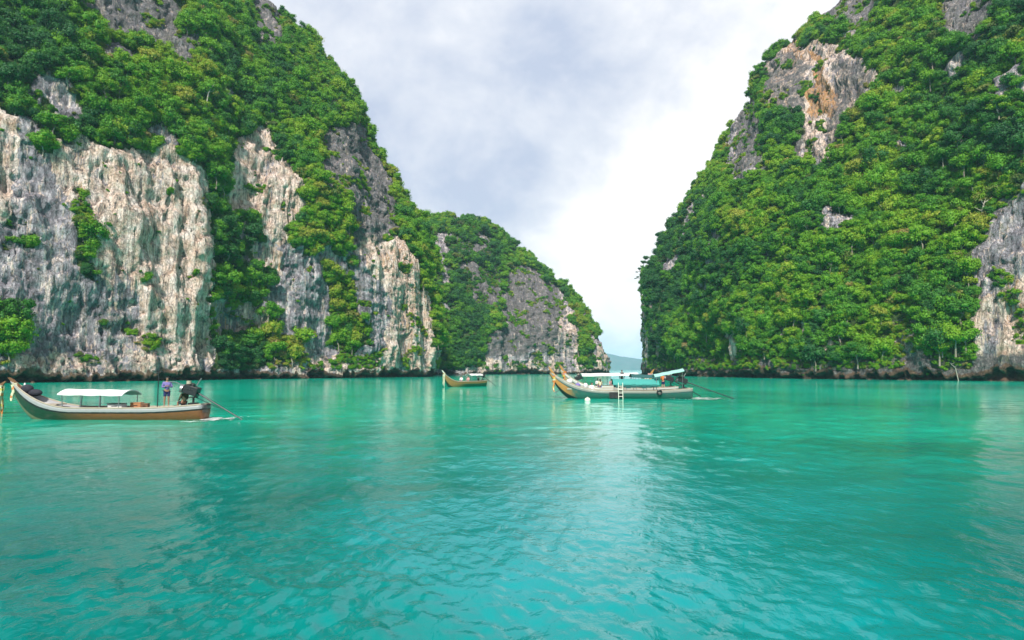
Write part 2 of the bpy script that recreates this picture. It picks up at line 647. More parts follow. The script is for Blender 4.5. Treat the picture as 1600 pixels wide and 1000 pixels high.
    g.principled(c, 0.9, 0, g.bump(h, 0.9, 0.9), 1.45, 0.25)
    return g.m


M['cliff'] = cliff_material()

# ------------------------------------------------------------------ cliffs
def in_poly(px, py, poly):
    r = np.zeros(px.shape, bool)
    n = len(poly)
    j = n - 1
    for i in range(n):
        xi, yi = poly[i]
        xj, yj = poly[j]
        with np.errstate(divide='ignore', invalid='ignore'):
            c = ((yi > py) != (yj > py)) & (px < (xj - xi) * (py - yi) / ((yj - yi) if yj != yi else 1e-9) + xi)
        r ^= c
        j = i
    return r


def smooth1(a, k):
    w = np.exp(-0.5 * (np.arange(-3 * k, 3 * k + 1) / k) ** 2)
    w /= w.sum()
    p = np.concatenate([np.repeat(a[:1], 3 * k, 0), a, np.repeat(a[-1:], 3 * k, 0)])
    return np.stack([np.convolve(p[:, i], w, 'valid') for i in range(a.shape[1])], 1)


def grid_normals(P, flip):
    ds = np.gradient(P, axis=0)
    dt = np.gradient(P, axis=1)
    n = np.cross(ds, dt)
    n /= np.maximum(np.linalg.norm(n, axis=2, keepdims=True), 1e-6)
    return -n if flip else n


def build_massif(name, cols, nS, nT, seed, rocks, warms, oranges, mottles, label, big=1.0, sm=10, green_extra=(), base_dark=0.0):
    """cols: (px_base, Y_base, px_ridge, py_ridge, extra depth, cliff fraction), left to right."""
    base = np.array([list(W(c[0], 578.0, c[1]))[:2] + [0.0] for c in cols])
    ridge = np.array([list(W(c[2], c[3], c[1] + c[4])) for c in cols])
    tc = np.array([[c[5]] for c in cols])
    seg = np.linalg.norm(np.diff(base, axis=0), axis=1) + 0.35 * np.linalg.norm(np.diff(ridge, axis=0), axis=1)
    cum = np.concatenate([[0], np.cumsum(seg)])
    pxc = np.array([c[0] for c in cols])
    fine = np.linspace(0, cum[-1], 4000)
    pf = np.interp(fine, cum, pxc)
    wgt = np.where((pf > -60) & (pf < 1660), 1.0, 0.12)
    cw = np.cumsum(wgt)
    cw = (cw - cw[0]) / (cw[-1] - cw[0])
    s = np.interp(np.linspace(0, 1, nS), cw, fine)
    s = smooth1(s[:, None], 6)[:, 0]
    f = lambda a: smooth1(np.stack([np.interp(s, cum, a[:, i]) for i in range(a.shape[1])], 1), sm)
    B, Rg, T = f(base), f(ridge), f(tc)
    nlow, nback = 16, 14
    nmid = nT - nlow - nback
    S = s[:, None]
    low = np.linspace(-2.0, 3.4, nlow)
    H = Rg[:, 2]
    P = np.zeros((nS, nT, 3))
    tt = np.linspace(0, 1, nmid + 1)[1:]
    zmid = 3.4 + (H[:, None] - 3.4) * tt[None, :] ** 1.35
    Z = np.concatenate([np.repeat(low[None], nS, 0), zmid], 1)
    tau = np.clip(Z / H[:, None], 0, 1)
    u = np.clip(tau / T, 0, 1)
    v = np.clip((tau - T) / (1 - T), 0, 1)
    gg = 0.10 * u + 0.90 * (0.75 * v + 0.25 * v ** 3)
    D = (Rg - B)[:, None, :2]
    P[:, :nlow + nmid, :2] = B[:, None, :2] + D * gg[..., None]
    P[:, :nlow + nmid, 2] = Z
    k = np.linspace(0, 1, nback + 1)[1:]
    dn = D / np.maximum(np.linalg.norm(D, axis=2, keepdims=True), 1e-6)
    P[:, nlow + nmid:, :2] = Rg[:, None, :2] + dn * (k[None, :, None] * 60)
    P[:, nlow + nmid:, 2] = H[:, None] * (1 - 0.75 * k[None] ** 1.6)
    n = grid_normals(P, False)
    front = n[nS // 2, nT // 3]
    flip = (front @ (-P[nS // 2, nT // 3])) < 0
    n = grid_normals(P, flip)
    x, y, z = P[..., 0], P[..., 1], P[..., 2]
    up = sstep(0, 12, z)
    d = big * (7.5 * fbm(x / 36 + seed, y / 36, z / 48, 4) + 3.4 * (ridged(x / 15 + seed, y / 15, z / 50, 2) - 0.35) * up + 1.6 * fbm(x / 9, y / 9 + seed, z / 8, 3)) - 1.6
    backfade = np.ones(nT)
    P = P + n * (d * (0.25 + 0.75 * up))[..., None]
    n = grid_normals(P, flip)
    px, py = to_px(P)
    # vegetation mask: everything is green unless a rock region says otherwise
    wob = 9.0 * fbm(x / 7 + 3 * seed, y / 7, z / 7, 3)
    wob2 = 9.0 * fbm(x / 7 + 40 + seed, y / 7, z / 7, 3)
    qx, qy = px + wob * 1.6, py + wob2 * 1.6
    veg = np.ones(px.shape)
    for prob, poly in rocks:
        m = in_poly(qx, qy, poly)
        pn = 0.5 + 0.5 * fbm(x / 6 + 11, y / 6, z / 5 + seed, 3) * 1.6
        veg = np.where(m, np.where(pn < prob, 0.72, 0.0), veg)
    holes = fbm(x / 10 + 5 * seed, y / 10, z / 13, 4) + 0.25 * fbm(x / 3, y / 3, z / 3, 2)
    veg = np.where((veg > 0.9) & (holes > 0.40), 0.30, veg)
    for poly in green_extra:
        veg = np.where(in_poly(qx, qy, poly), 1.0, veg)
    base_rock = z < (1.6 + 6.0 * fbm(x / 8, y / 8, z / 30 + seed, 4))
    veg = np.where(base_rock & (veg > 0.9), 0.35, veg)
    veg = np.where(z < 2.8, 0.0, veg)

    def field(polys, default=0.0):
        a = np.full(px.shape, default)
        for val, poly in polys:
            a = np.where(in_poly(qx, qy, poly), val, a)
        return a
    warm, orng, mott = field(warms, 0.2), field(oranges), field(mottles, 0.25)
    # relief: flutes on bare rock, blocks elsewhere
    rock = 1 - sstep(0.3, 0.8, veg)
    wx = x + 1.3 * fbm(x / 7, y / 7, z / 22 + seed, 2) + 0.10 * z * vnoise(x / 40, y / 40, 0 * z + 3)
    groove = ridged(wx / 3.6 + seed, y / 5.0, z / 90, 2, 0.45)
    fl = ridged(wx / 8.5, y / 8.5 + seed, z / 70, 2) * 1.5 + groove * 1.7
    fl = fl + ridged(wx / 1.5 + seed, y / 1.5, z / 22, 2, 0.6) * 0.40 + fbm(x / 2.2, y / 2.2, z / 2.0 + seed, 3) * 0.45 - 0.8
    warp = fbm(x / 9, y / 9, z / 9, 2)
    blk = fbm(x / 3.2 + warp, y / 3.2, z / 2.6 + seed, 5, 0.6) * 1.5 + ridged(x / 2.4, y / 2.4, z / 3.2 + seed, 3, 0.6) * 0.75
    pitn = fbm(x / 1.6, y / 1.6 + seed, z / 2.4, 3)
    pits = -1.0 * sstep(0.34, 0.5, pitn)
    ledge = 0.5 * np.abs(vnoise(x / 8, y / 8, z / 2.2 + seed)) * (0.5 + vnoise(x / 14, y / 14, z / 14))
    wfl = np.clip(0.55 + warm * 0.8, 0, 1) * (1 - mott)
    d = rock * (fl * wfl + (1 - wfl) * blk * 1.25 + pits + ledge) + (1 - rock) * blk * 0.6
    d = np.where(z > 2.6, d, d * 0.35)
    P = P + n * d[..., None]
    # wave-cut notch with a ragged lip
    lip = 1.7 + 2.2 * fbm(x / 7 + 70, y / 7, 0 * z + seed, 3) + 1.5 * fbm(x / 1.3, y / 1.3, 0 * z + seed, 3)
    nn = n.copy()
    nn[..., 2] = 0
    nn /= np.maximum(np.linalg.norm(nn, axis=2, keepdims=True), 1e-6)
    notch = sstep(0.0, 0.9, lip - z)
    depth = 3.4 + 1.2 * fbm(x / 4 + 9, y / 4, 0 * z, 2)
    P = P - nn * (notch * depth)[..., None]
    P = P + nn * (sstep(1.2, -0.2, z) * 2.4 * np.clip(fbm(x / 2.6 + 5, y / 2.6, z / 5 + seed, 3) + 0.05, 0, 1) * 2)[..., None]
    wet_shade = sstep(2.2, -0.4, z - lip)  # damp band and painted shade, following the notch lip
    mott = np.maximum(mott, base_dark * sstep(9, 5, z))
    warm = np.clip(warm + (0.42 * (groove - 0.25)) * (warm > 0.3), 0, 1.3)
    idx = np.arange(nS * nT).reshape(nS, nT)
    a, b, c, e = idx[:-1, :-1], idx[1:, :-1], idx[1:, 1:], idx[:-1, 1:]
    F = np.stack([a, b, c, e], -1).reshape(-1, 4)
    if flip:
        F = F[:, ::-1]
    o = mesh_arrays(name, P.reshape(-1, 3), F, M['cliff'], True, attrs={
        'warm': warm, 'orange': orng, 'veg': veg, 'mottle': mott, 'wet_shade': wet_shade})
    tag(o, label, None, None, 'structure')
    return dict(P=P, n=grid_normals(P, flip), veg=veg, px=px, py=py, obj=o, mott=mott)


# left cliff ------------------------------------------------
A_cols = [(-1100, 78, -1100, -500, 90, .30), (-400, 108, -400, -450, 90, .26), (0, 130, 0, -350, 95, .25), (150, 145, 150, -280, 90, .26),
          (325, 168, 330, -120, 85, .30), (375, 184, 380, -60, 75, .34), (430, 190, 432, -4, 72, .38), (480, 200, 482, 48, 66, .42),
          (522, 208, 524, 96, 62, .46), (548, 214, 546, 132, 58, .5), (572, 220, 562, 200, 54, .5), (600, 228, 594, 248, 50, .5), (636, 237, 632, 305, 44, .55),
          (660, 243, 660, 328, 40, .6), (672, 250, 668, 400, 30, .7), (679, 262, 676, 470, 20, .7), (676, 290, 672, 480, 15, .7),
          (640, 330, 640, 480, 20, .6), (560, 360, 560, 470, 20, .6)]
A_rocks = [
    (0.10, [(-1200, 60), (-300, 130), (0, 172), (60, 208), (100, 212), (160, 232), (210, 236), (262, 230), (326, 268), (330, 360), (326, 480), (335, 610), (-1200, 610)]),
    (0.22, [(150, 470), (250, 500), (250, 575), (40, 575), (30, 450), (100, 380)]),
    (0.12, [(352, 340), (345, 270), (385, 215), (418, 192), (440, 235), (476, 285), (474, 350), (445, 356), (432, 382), (395, 335)]),
    (0.22, [(385, 372), (440, 392), (452, 440), (405, 420)]),
    (0.25, [(326, 470), (392, 474), (420, 500), (400, 540), (335, 545)]),
    (0.16, [(452, 392), (500, 400), (512, 470), (505, 545), (452, 545), (436, 470)]),
    (0.30, [(497, 205), (560, 192), (600, 262), (628, 330), (604, 376), (560, 384), (545, 330), (508, 285)]),
    (0.20, [(548, 372), (590, 352), (634, 376), (662, 440), (674, 500), (680, 600), (590, 600), (575, 500), (556, 470)]),
    (0.40, [(120, -30), (240, -30), (282, 30), (270, 82), (225, 72), (170, 60), (125, 30)]),
    (0.35, [(376, -30), (430, -30), (442, 60), (446, 92), (410, 75), (392, 30)]),
    (0.45, [(262, 60), (310, 50), (305, 110), (270, 100)]),
    (0.30, [(420, 545), (700, 545), (700, 620), (420, 620)]),
]
A_green = [[(112, 350), (126, 347), (152, 415), (152, 440), (134, 425)], [(-60, 472), (16, 478), (24, 505), (12, 535), (-60, 545)],
           [(342, 526), (400, 520), (425, 535), (468, 532), (470, 562), (420, 572), (345, 574)],
           [(30, 372), (52, 370), (52, 394), (32, 392)], [(62, 205), (88, 208), (85, 238), (66, 235)], [(0, 520), (22, 525), (20, 562), (0, 560)]]
A_warm = [(0.50, [(70, 205), (330, 240), (330, 610), (240, 610), (190, 500), (140, 380), (95, 300)]),
          (0.78, [(160, 215), (328, 240), (330, 590), (255, 590), (215, 470), (165, 380)]),
          (0.75, [(-30, 165), (22, 180), (18, 345), (-30, 350)]),
          (0.55, [(20, 560), (330, 555), (330, 600), (20, 600)]),
          (0.70, [(352, 340), (345, 270), (385, 215), (418, 192), (440, 235), (476, 285), (474, 350), (432, 382)]),
          (0.62, [(385, 372), (440, 392), (452, 440), (405, 420)]),
          (0.60, [(326, 470), (402, 474), (420, 500), (400, 560), (335, 560)]),
          (0.18, [(452, 392), (500, 400), (512, 470), (505, 545), (452, 545), (436, 470)]),
          (0.74, [(548, 372), (640, 366), (690, 440), (690, 600), (590, 600), (605, 470)]),
          (0.6, [(460, 560), (640, 560), (640, 600), (460, 600)])]
A_or = [(0.38, [(326, 470), (362, 474), (360, 540), (330, 545)]), (0.40, [(590, 395), (640, 385), (665, 450), (650, 560), (620, 560), (615, 450)]),
        (0.3, [(385, 360), (445, 380), (452, 440), (400, 430)]), (0.28, [(100, 250), (130, 300), (120, 340)])]
A_mott = [(0.62, [(497, 205), (560, 192), (600, 262), (628, 330), (604, 376), (560, 384), (545, 330), (508, 285)]),
          (0.62, [(100, -30), (460, -30), (460, 120), (250, 120), (120, 60)]),
          (0.42, [(150, 470), (240, 500), (250, 585), (40, 585), (30, 450), (80, 400)])]
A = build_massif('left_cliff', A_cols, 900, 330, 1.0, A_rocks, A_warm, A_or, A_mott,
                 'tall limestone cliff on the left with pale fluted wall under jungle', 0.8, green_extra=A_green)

# far headland ------------------------------------------------
B_cols = [(500, 322, 500, 355, 70, .3), (620, 345, 615, 348, 72, .3), (675, 360, 672, 343, 75, .3), (718, 371, 722, 342, 72, .3), (758, 381, 766, 352, 68, .3),
          (797, 392, 802, 390, 60, .35), (838, 400, 838, 415, 54, .4), (872, 407, 872, 442, 46, .45), (902, 411, 900, 464, 38, .5),
          (924, 415, 922, 495, 28, .55), (940, 419, 937, 528, 20, .6), (949, 425, 947, 552, 12, .6), (953, 440, 951, 562, 8, .6),
          (944, 480, 942, 568, 8, .6), (900, 520, 900, 563, 8, .6)]
B_rocks = [(0.30, [(676, 368), (696, 368), (700, 415), (684, 415)]), (0.60, [(702, 375), (762, 382), (780, 400), (740, 410), (705, 400)]),
           (0.58, [(715, 410), (790, 420), (780, 480), (745, 490)]),
           (0.34, [(795, 412), (845, 430), (884, 462), (900, 500), (908, 590), (760, 590), (752, 545), (780, 510), (785, 460)]),
           (0.25, [(926, 520), (975, 535), (975, 600), (930, 600)]), (0.45, [(850, 448), (884, 472), (892, 490), (868, 480)])]
B_warm = [(0.40, [(880, 480), (918, 500), (918, 600), (850, 600)]), (0.5, [(930, 540), (975, 540), (975, 600), (930, 600)]), (0.45, [(690, 560), (870, 565), (870, 600), (690, 600)])]
B_mott = [(0.62, [(700, 360), (850, 400), (880, 470), (870, 540), (760, 560), (700, 480)])]
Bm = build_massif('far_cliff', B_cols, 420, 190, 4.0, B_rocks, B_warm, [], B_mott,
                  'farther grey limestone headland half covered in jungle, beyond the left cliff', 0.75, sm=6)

# right cliff ------------------------------------------------
C_cols = [(1110, 440, 1110, 445, 20, .6), (1040, 425, 1040, 435, 20, .6), (1004, 385, 1008, 432, 15, .7), (999, 350, 1008, 422, 15, .8), (1012, 322, 1032, 380, 24, .65),
          (1052, 290, 1084, 312, 50, .5), (1088, 262, 1140, 222, 66, .4), (1122, 240, 1174, 160, 72, .38), (1160, 222, 1198, 84, 78, .36),
          (1210, 206, 1254, 38, 86, .33), (1268, 190, 1302, 6, 92, .3), (1345, 178, 1380, -110, 100, .2), (1450, 164, 1470, -220, 105, .2),
          (1530, 156, 1530, -260, 108, .3), (1600, 148, 1600, -300, 110, .3), (1900, 130, 1900, -350, 110, .3), (2600, 100, 2600, -350, 110, .3)]
C_rocks = [(0.20, [(1194, 100), (1238, 68), (1310, 70), (1366, 105), (1378, 128), (1352, 172), (1325, 182), (1296, 262), (1246, 262), (1246, 180), (1198, 170)]),
           (0.30, [(1150, 160), (1194, 165), (1198, 280), (1138, 290), (1140, 210)]),
           (0.30, [(1270, -60), (1390, -60), (1372, 42), (1330, 58), (1276, 30)]), (0.35, [(1475, -60), (1555, -60), (1540, 62), (1500, 80), (1468, 50)]),
           (0.20, [(1526, 395), (1545, 380), (1560, 325), (1600, 290), (1700, 200), (2700, 200), (2700, 620), (1520, 620)]),
           (0.30, [(994, 440), (1018, 470), (1024, 600), (985, 600)]),
           (0.80, [(1020, 560), (1520, 560), (1520, 610), (1020, 610)]),
           (0.5, [(1400, 210), (1420, 205), (1422, 260), (1405, 265)]), (0.5, [(1395, 500), (1440, 495), (1460, 590), (1390, 590)])]
C_warm = [(0.5, [(1200, 60), (1380, 60), (1380, 250), (1200, 250)]), (0.60, [(1526, 480), (1700, 380), (1700, 600), (1526, 600)]),
          (0.40, [(994, 440), (1018, 470), (1524, 550), (1524, 600), (985, 600)])]
C_or = [(0.55, [(1228, 68), (1262, 72), (1262, 98), (1232, 98)]), (0.75, [(1266, 85), (1290, 95), (1312, 160), (1308, 190), (1262, 186), (1256, 150), (1276, 140)]),
        (0.5, [(1335, 140), (1368, 120), (1350, 165)]), (0.35, [(1050, 562), (1200, 562), (1200, 590), (1050, 590)]), (.42, [(1575, 440), (1640, 440), (1640, 520), (1575, 510)])]
C_mott = [(0.62, [(1195, 60), (1260, 95), (1256, 150), (1256, 250), (1150, 280), (1150, 160)]), (0.6, [(1310, 80), (1370, 110), (1345, 175), (1285, 240), (1305, 180)]),
          (0.6, [(1270, -40), (1560, -40), (1550, 80), (1290, 40)]), (0.4, [(1526, 300), (1700, 300), (1700, 470), (1526, 470)])]
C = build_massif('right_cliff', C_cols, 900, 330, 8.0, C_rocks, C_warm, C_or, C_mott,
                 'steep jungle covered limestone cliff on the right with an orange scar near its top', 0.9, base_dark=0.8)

# ------------------------------------------------------------------ plants
def crown_arrays(seed, lobes, leaves, leaf, flat=0.75, core=True, spread=0.55, up=0.35):
    r = np.random.RandomState(seed)
    ctr, rad = [], []
    for i in range(lobes):
        a = r.rand() * 6.283
        d = math.sqrt(r.rand()) * spread
        ctr.append((d * math.cos(a), d * math.sin(a), (r.rand() - 0.35) * flat * 0.8 * (1 - 0.5 * d)))
        rad.append(0.17 + 0.27 * r.rand() ** 1.4)
    ctr, rad = np.array(ctr), np.array(rad)
    k = r.randint(0, lobes, leaves)
    dv = r.randn(leaves, 3)
    dv[:, 2] += 0.35
    dv /= np.linalg.norm(dv, axis=1, keepdims=True)
    pos = ctr[k] + dv * (rad[k] * (0.62 + 0.75 * r.rand(leaves)))[:, None] * np.array([1.15, 1.15, 0.72])
    nrm = dv + r.randn(leaves, 3) * 0.60
    nrm[:, 2] += up
    nrm /= np.linalg.norm(nrm, axis=1, keepdims=True)
    t = np.cross(nrm, r.randn(leaves, 3))
    t /= np.linalg.norm(t, axis=1, keepdims=True)
    b = np.cross(nrm, t)
    sz = leaf * (0.6 + 0.8 * r.rand(leaves))[:, None]
    c4 = np.stack([pos - t * sz, pos + b * sz * 0.62 - nrm * sz * .15, pos + t * sz, pos - b * sz * 0.62 - nrm * sz * .15], 1)
    V = c4.reshape(-1, 3)
    F = np.arange(leaves * 4).reshape(-1, 4)
    if core:
        VV, FF = [V], [F]
        off = len(V)
        for c, q in zip(ctr, rad):
            m = MB().ball((0, 0, 0), 1.0, 8, 5)
            mv = np.array(m.v)
            mv = mv * q * (0.58 + 0.16 * r.rand(len(mv)))[:, None] * np.array([1.1, 1.1, .7]) + c
            quads = [f if len(f) == 4 else (f[0], f[1], f[2], f[2]) for f in m.f]
            quads = [q4 for q4 in quads if len(set(q4)) == 4]
            VV.append(mv)
            FF.append(np.array(quads) + off)
            off += len(mv)
        V = np.concatenate(VV)
        F = np.concatenate(FF)
    return V, F


crowns = []
for i in range(6):
    V, F = crown_arrays(20 + i, 15 + i % 3 * 4, 2300, 0.060, 1.25, True, 0.72)
    crowns.append(mesh_arrays('crown', V, F, LEAF, False, link=False))
for i in range(3):
    V, F = crown_arrays(50 + i, 5, 480, 0.11, 0.5, False, 0.6, 0.1)
    crowns.append(mesh_arrays('crown', V, F, SCRUB if i else LEAF, False, link=False))
plant_col = bpy.data.collections.new('plant_sources')
for i, o in enumerate(crowns):
    o.name = 'crown_source_%02d' % i
    plant_col.objects.link(o)


def scatter_tree(name):
    ng = bpy.data.node_groups.new(name, 'GeometryNodeTree')
    ng.interface.new_socket('Geometry', in_out='INPUT', socket_type='NodeSocketGeometry')
    ng.interface.new_socket('Geometry', in_out='OUTPUT', socket_type='NodeSocketGeometry')
    N, L = ng.nodes, ng.links
    gi, go = N.new('NodeGroupInput'), N.new('NodeGroupOutput')
    ci = N.new('GeometryNodeCollectionInfo')
    ci.inputs['Collection'].default_value = plant_col
    ci.inputs['Separate Children'].default_value = True
    ci.inputs['Reset Children'].default_value = True
    iop = N.new('GeometryNodeInstanceOnPoints')

    def na(nm, ty):
        n = N.new('GeometryNodeInputNamedAttribute')
        n.data_type = ty
        n.inputs['Name'].default_value = nm
        return n.outputs[0]
    iop.inputs['Pick Instance'].default_value = True
    L.new(gi.outputs[0], iop.inputs['Points'])
    L.new(ci.outputs[0], iop.inputs['Instance'])
    L.new(na('pick', 'INT'), iop.inputs['Instance Index'])
    L.new(na('rot', 'FLOAT_VECTOR'), iop.inputs['Rotation'])
    L.new(na('scl', 'FLOAT_VECTOR'), iop.inputs['Scale'])
    L.new(iop.outputs[0], go.inputs[0])
    return ng


SCATTER = scatter_tree('plant_scatter')


def scatter_object(name, pts, scl, rot, pick, tint, label):
    me = bpy.data.meshes.new(name)
    n = len(pts)
    me.vertices.add(n)
    me.vertices.foreach_set('co', np.asarray(pts, np.float32).ravel())
    a = me.attributes.new('scl', 'FLOAT_VECTOR', 'POINT')
    a.data.foreach_set('vector', np.asarray(scl, np.float32).ravel())
    a = me.attributes.new('rot', 'FLOAT_VECTOR', 'POINT')
    a.data.foreach_set('vector', np.asarray(rot, np.float32).ravel())
    a = me.attributes.new('pick', 'INT', 'POINT')
    a.data.foreach_set('value', np.asarray(pick, np.int32))
    a = me.attributes.new('tint', 'FLOAT', 'POINT')
    a.data.foreach_set('value', np.asarray(tint, np.float32))
    me.materials.append(LEAF)
    o = bpy.data.objects.new(name, me)
    COL.objects.link(o)
    md = o.modifiers.new('scatter', 'NODES')
    md.node_group = SCATTER
    tag(o, label, None, None, 'stuff')
    return o


def make_tree_mesh(seed):
    r = random.Random(seed)
    m = MB()
    top = Vector((r.uniform(-.15, .15), r.uniform(-.15, .15), -0.05))
    m.tube([(0, 0, -1.15), (r.uniform(-.05, .05), r.uniform(-.05, .05), -0.7), top * 0.7 + Vector((0, 0, -.3)), top], [0.06, 0.045, 0.036, 0.02], 7)
    for i in range(5):
        a = r.random() * 6.28
        s = Vector((top.x * .6, top.y * .6, -0.45 + 0.08 * i))
        e = s + Vector((math.cos(a) * 0.5, math.sin(a) * 0.5, 0.35))
        m.tube([s, (s + e) / 2 + Vector((0, 0, -.04)), e], [0.028, 0.018, 0.008], 5)
    me = bpy.data.meshes.new('trunk')
    me.from_pydata(m.v, [], m.f)
    me.materials.append(M['bark'])
    return me


trunks = [make_tree_mesh(i) for i in range(4)]


def plant(name, label, cat, loc, scl, tint, pick=0, rz=0.0, group=None, tilt=(0, 0), trunk=True):
    root = thing(name, label, cat, loc, rz, group)
    root.rotation_euler = (tilt[0], tilt[1], rz)
    root.scale = scl
    c = bpy.data.objects.new('crown', crowns[pick].data)
    COL.objects.link(c)
    c.parent = root
    c['tint'] = float(tint)
    if trunk:
        t = bpy.data.objects.new('trunk', trunks[pick % 4])
        COL.objects.link(t)
        t.parent = root
    return root


def sample_massif(D, count, seed, tintfun, mass, min_big=0):
    r = np.random.RandomState(seed)
    P, n, veg, px, py = D['P'], D['n'], D['veg'], D['px'], D['py']
    a = P[1:, :-1] - P[:-1, :-1]
    b = P[:-1, 1:] - P[:-1, :-1]
    area = np.linalg.norm(np.cross(a, b), axis=2)
    vis = (px[:-1, :-1] > -160) & (px[:-1, :-1] < 1760) & (py[:-1, :-1] > -140)
    facing = np.einsum('ijk,ijk->ij', n[:-1, :-1], -P[:-1, :-1]) > -0.25 * np.linalg.norm(P[:-1, :-1], axis=2)
    vg = veg[:-1, :-1]
    w = area * vis * facing * np.where(vg > 0.9, 1.0, np.where(vg > 0.6, 1.9, np.where(vg > 0.3, 0.35, 0.012)))
    w = w.ravel() / w.sum()
    pick = r.choice(w.size, count, p=w)
    i, j = np.unravel_index(pick, area.shape)
    fu, fv = r.rand(count)[:, None], r.rand(count)[:, None]
    pos = P[i, j] + fu * a[i, j] + fv * b[i, j]
    nn = n[i, j]
    vv = vg[i, j]
    return pos, nn, vv, px[i, j], py[i, j], r


def make_jungle(D, count, seed, name, label, n_ind, zone, dist_boost=1.0):
    pos, nn, vv, px, py, r = sample_massif(D, count, seed, None, None)
    n = len(pos)
    big = (vv > 0.9)
    clump = fbm(pos[:, 0] / 14 + seed, pos[:, 1] / 14, pos[:, 2] / 14, 3)
    rad = np.where(big, 0.85 + 2.1 * r.rand(n) ** 2.6 + 1.2 * np.clip(clump, 0, 1), 0.40 + 0.75 * r.rand(n))
    rad = np.where(vv < 0.3, 0.3 + 0.4 * r.rand(n), rad) * dist_boost
    pick = np.where(big, r.randint(0, 6, n), r.randint(0, 9, n))
    pick = np.where(big & (r.rand(n) < 0.12), r.randint(6, 9, n), pick)
    tint = 0.43 + 0.42 * fbm(pos[:, 0] / 26 + 2 * seed, pos[:, 1] / 26, pos[:, 2] / 20, 2) + 0.20 * r.randn(n)
    tint = np.where(big, tint, tint + 0.12)
    tint = tint + zone(px, py)
    tint = np.clip(tint, 0.0, 1.0)
    off = np.where(big, 0.35, 0.2) * rad
    c = pos + nn * off[:, None] + np.array([0, 0, 1.0]) * (rad * np.where(big, 0.35, 0.05))[:, None]
    scl = np.stack([rad * (0.9 + 0.3 * r.rand(n)), rad * (0.9 + 0.3 * r.rand(n)), rad * (1.0 + 0.45 * r.rand(n))], 1)
    rot = np.stack([0.25 * r.randn(n), 0.25 * r.randn(n), r.rand(n) * 6.283], 1)
    # the crowns that show largest become trees of their own
    dist = np.linalg.norm(c, axis=1)
    size = np.where(big & (pick < 6) & (px > 5) & (px < 1595) & (py > 5) & (py < 570), rad / dist, 0)
    order = np.argsort(-size)
    keep = np.ones(n, bool)
    chosen = []
    for k in order[:n_ind * 14]:
        if len(chosen) >= n_ind or size[k] <= 0:
            break
        sep = 20 if dist[k] < 300 else 14
        if any(abs(px[k] - px[q]) < sep and abs(py[k] - py[q]) < sep for q in chosen):
            continue
        chosen.append(k)
        keep[k] = False
    scatter_object(name, c[keep], scl[keep], rot[keep], pick[keep], tint[keep], label)
    return [(c[k] + nn[k] * rad[k] * 0.25, scl[k] * 1.12, rot[k], int(pick[k]), float(tint[k]), float(px[k]), float(py[k])) for k in chosen]


def zoneA(px, py):
    z = np.zeros(px.shape)
    z += np.where((px < 120) & (py < 200), -0.22, 0)
    z += np.where((px > 150) & (px < 330) & (py < 260) & (py > 90), 0.10, 0)
    z += np.where((px > 480) & (px < 680) & (py < 0.95 * px), 0.16, 0)
    z += np.where((px > 320) & (px < 420) & (py > 380), -0.12, 0)
    z += np.where((px > 420) & (px < 500) & (py > 520), 0.40, 0)
    z += np.where((px < 40) & (py > 530), 0.35, 0)
    return z


def zoneB(px, py):
    z = np.full(px.shape, -0.06)
    z += np.where((py < 1.0 * px - 395), 0.22, 0)
    z += np.where((px > 700) & (px < 760) & (py > 430) & (py < 560), -0.25, 0)
    z += np.where((px > 900), 0.15, 0)
    return z


def zoneC(px, py):
    z = np.full(px.shape, 0.03)
    z += np.where((px < 1130) & (py > 300), -0.22, 0)
    z += np.where((px > 1180) & (px < 1420) & (py > 240) & (py < 520), 0.10, 0)
    z += np.where(py > 545, -0.15, 0)
    return z


def words_for(t):
    return ('dark blue-green' if t < 0.22 else 'deep green' if t < 0.40 else 'mid green' if t < 0.56 else 'bright yellow-green' if t < 0.8 else 'olive yellow')


def place_trees(lst, where, band):
    for (c, s, r3, pk, t, px, py) in lst:
        w = ('broad ' if s[0] > 3.1 else 'small ' if s[0] < 2.3 else '') + words_for(t)
        b = band(px, py)
        plant('jungle_tree', '%s rounded tree, one of those on %s, %s' % (w, b, where), 'tree', tuple(c), tuple(s), t, pk, float(r3[2]),
              '%s trees on %s of the %s' % (w, b, where))


la = make_jungle(A, 12500, 31, 'cliff_jungle', 'dense tropical jungle and scrub clinging to the left cliff', 90, zoneA)
place_trees(la, 'left cliff', lambda x, y: ('the upper left slope' if x < 230 and y < 270 else 'the upper middle slope' if y < 270 and x < 430 else 'the skyline ridge' if y < 0.95 * x - 290 else 'the lower ledges'))
lb = make_jungle(Bm, 9000, 32, 'headland_jungle', 'dense jungle and scrub covering the farther headland', 25, zoneB, 1.15)
place_trees(lb, 'far headland', lambda x, y: 'the upper slope' if y < 430 else 'the lower slope')
lc = make_jungle(C, 21000, 33, 'hillside_jungle', 'dense tropical jungle and scrub covering the right cliff', 130, zoneC)
place_trees(lc, 'right cliff', lambda x, y: ('the top slope' if y < 200 else 'the middle slope' if y < 400 else 'the lower slope') + (' (left)' if x < 1300 else ' (right)'))


def surf(D, px, py):
    """point of a cliff nearest to a place in the photograph"""
    d = (D['px'] - px) ** 2 + (D['py'] - py) ** 2
    d = d + np.where(np.einsum('ijk,ijk->ij', D['n'], -D['P']) > 0, 0, 1e6)
    i, j = np.unravel_index(np.argmin(d), d.shape)
    return Vector(D['P'][i, j]), Vector(D['n'][i, j])


def one_plant(D, px, py, rad, label, tint, pick, name='bush', cat='bush', lean=0.5, flat=0.8, group=None):
    p, n = surf(D, px, py)
    c = p + n * rad * lean + Vector((0, 0, rad * 0.3))
    return plant(name, label, cat, c, (rad, rad, rad * flat), tint, pick, rnd.random() * 6, group)


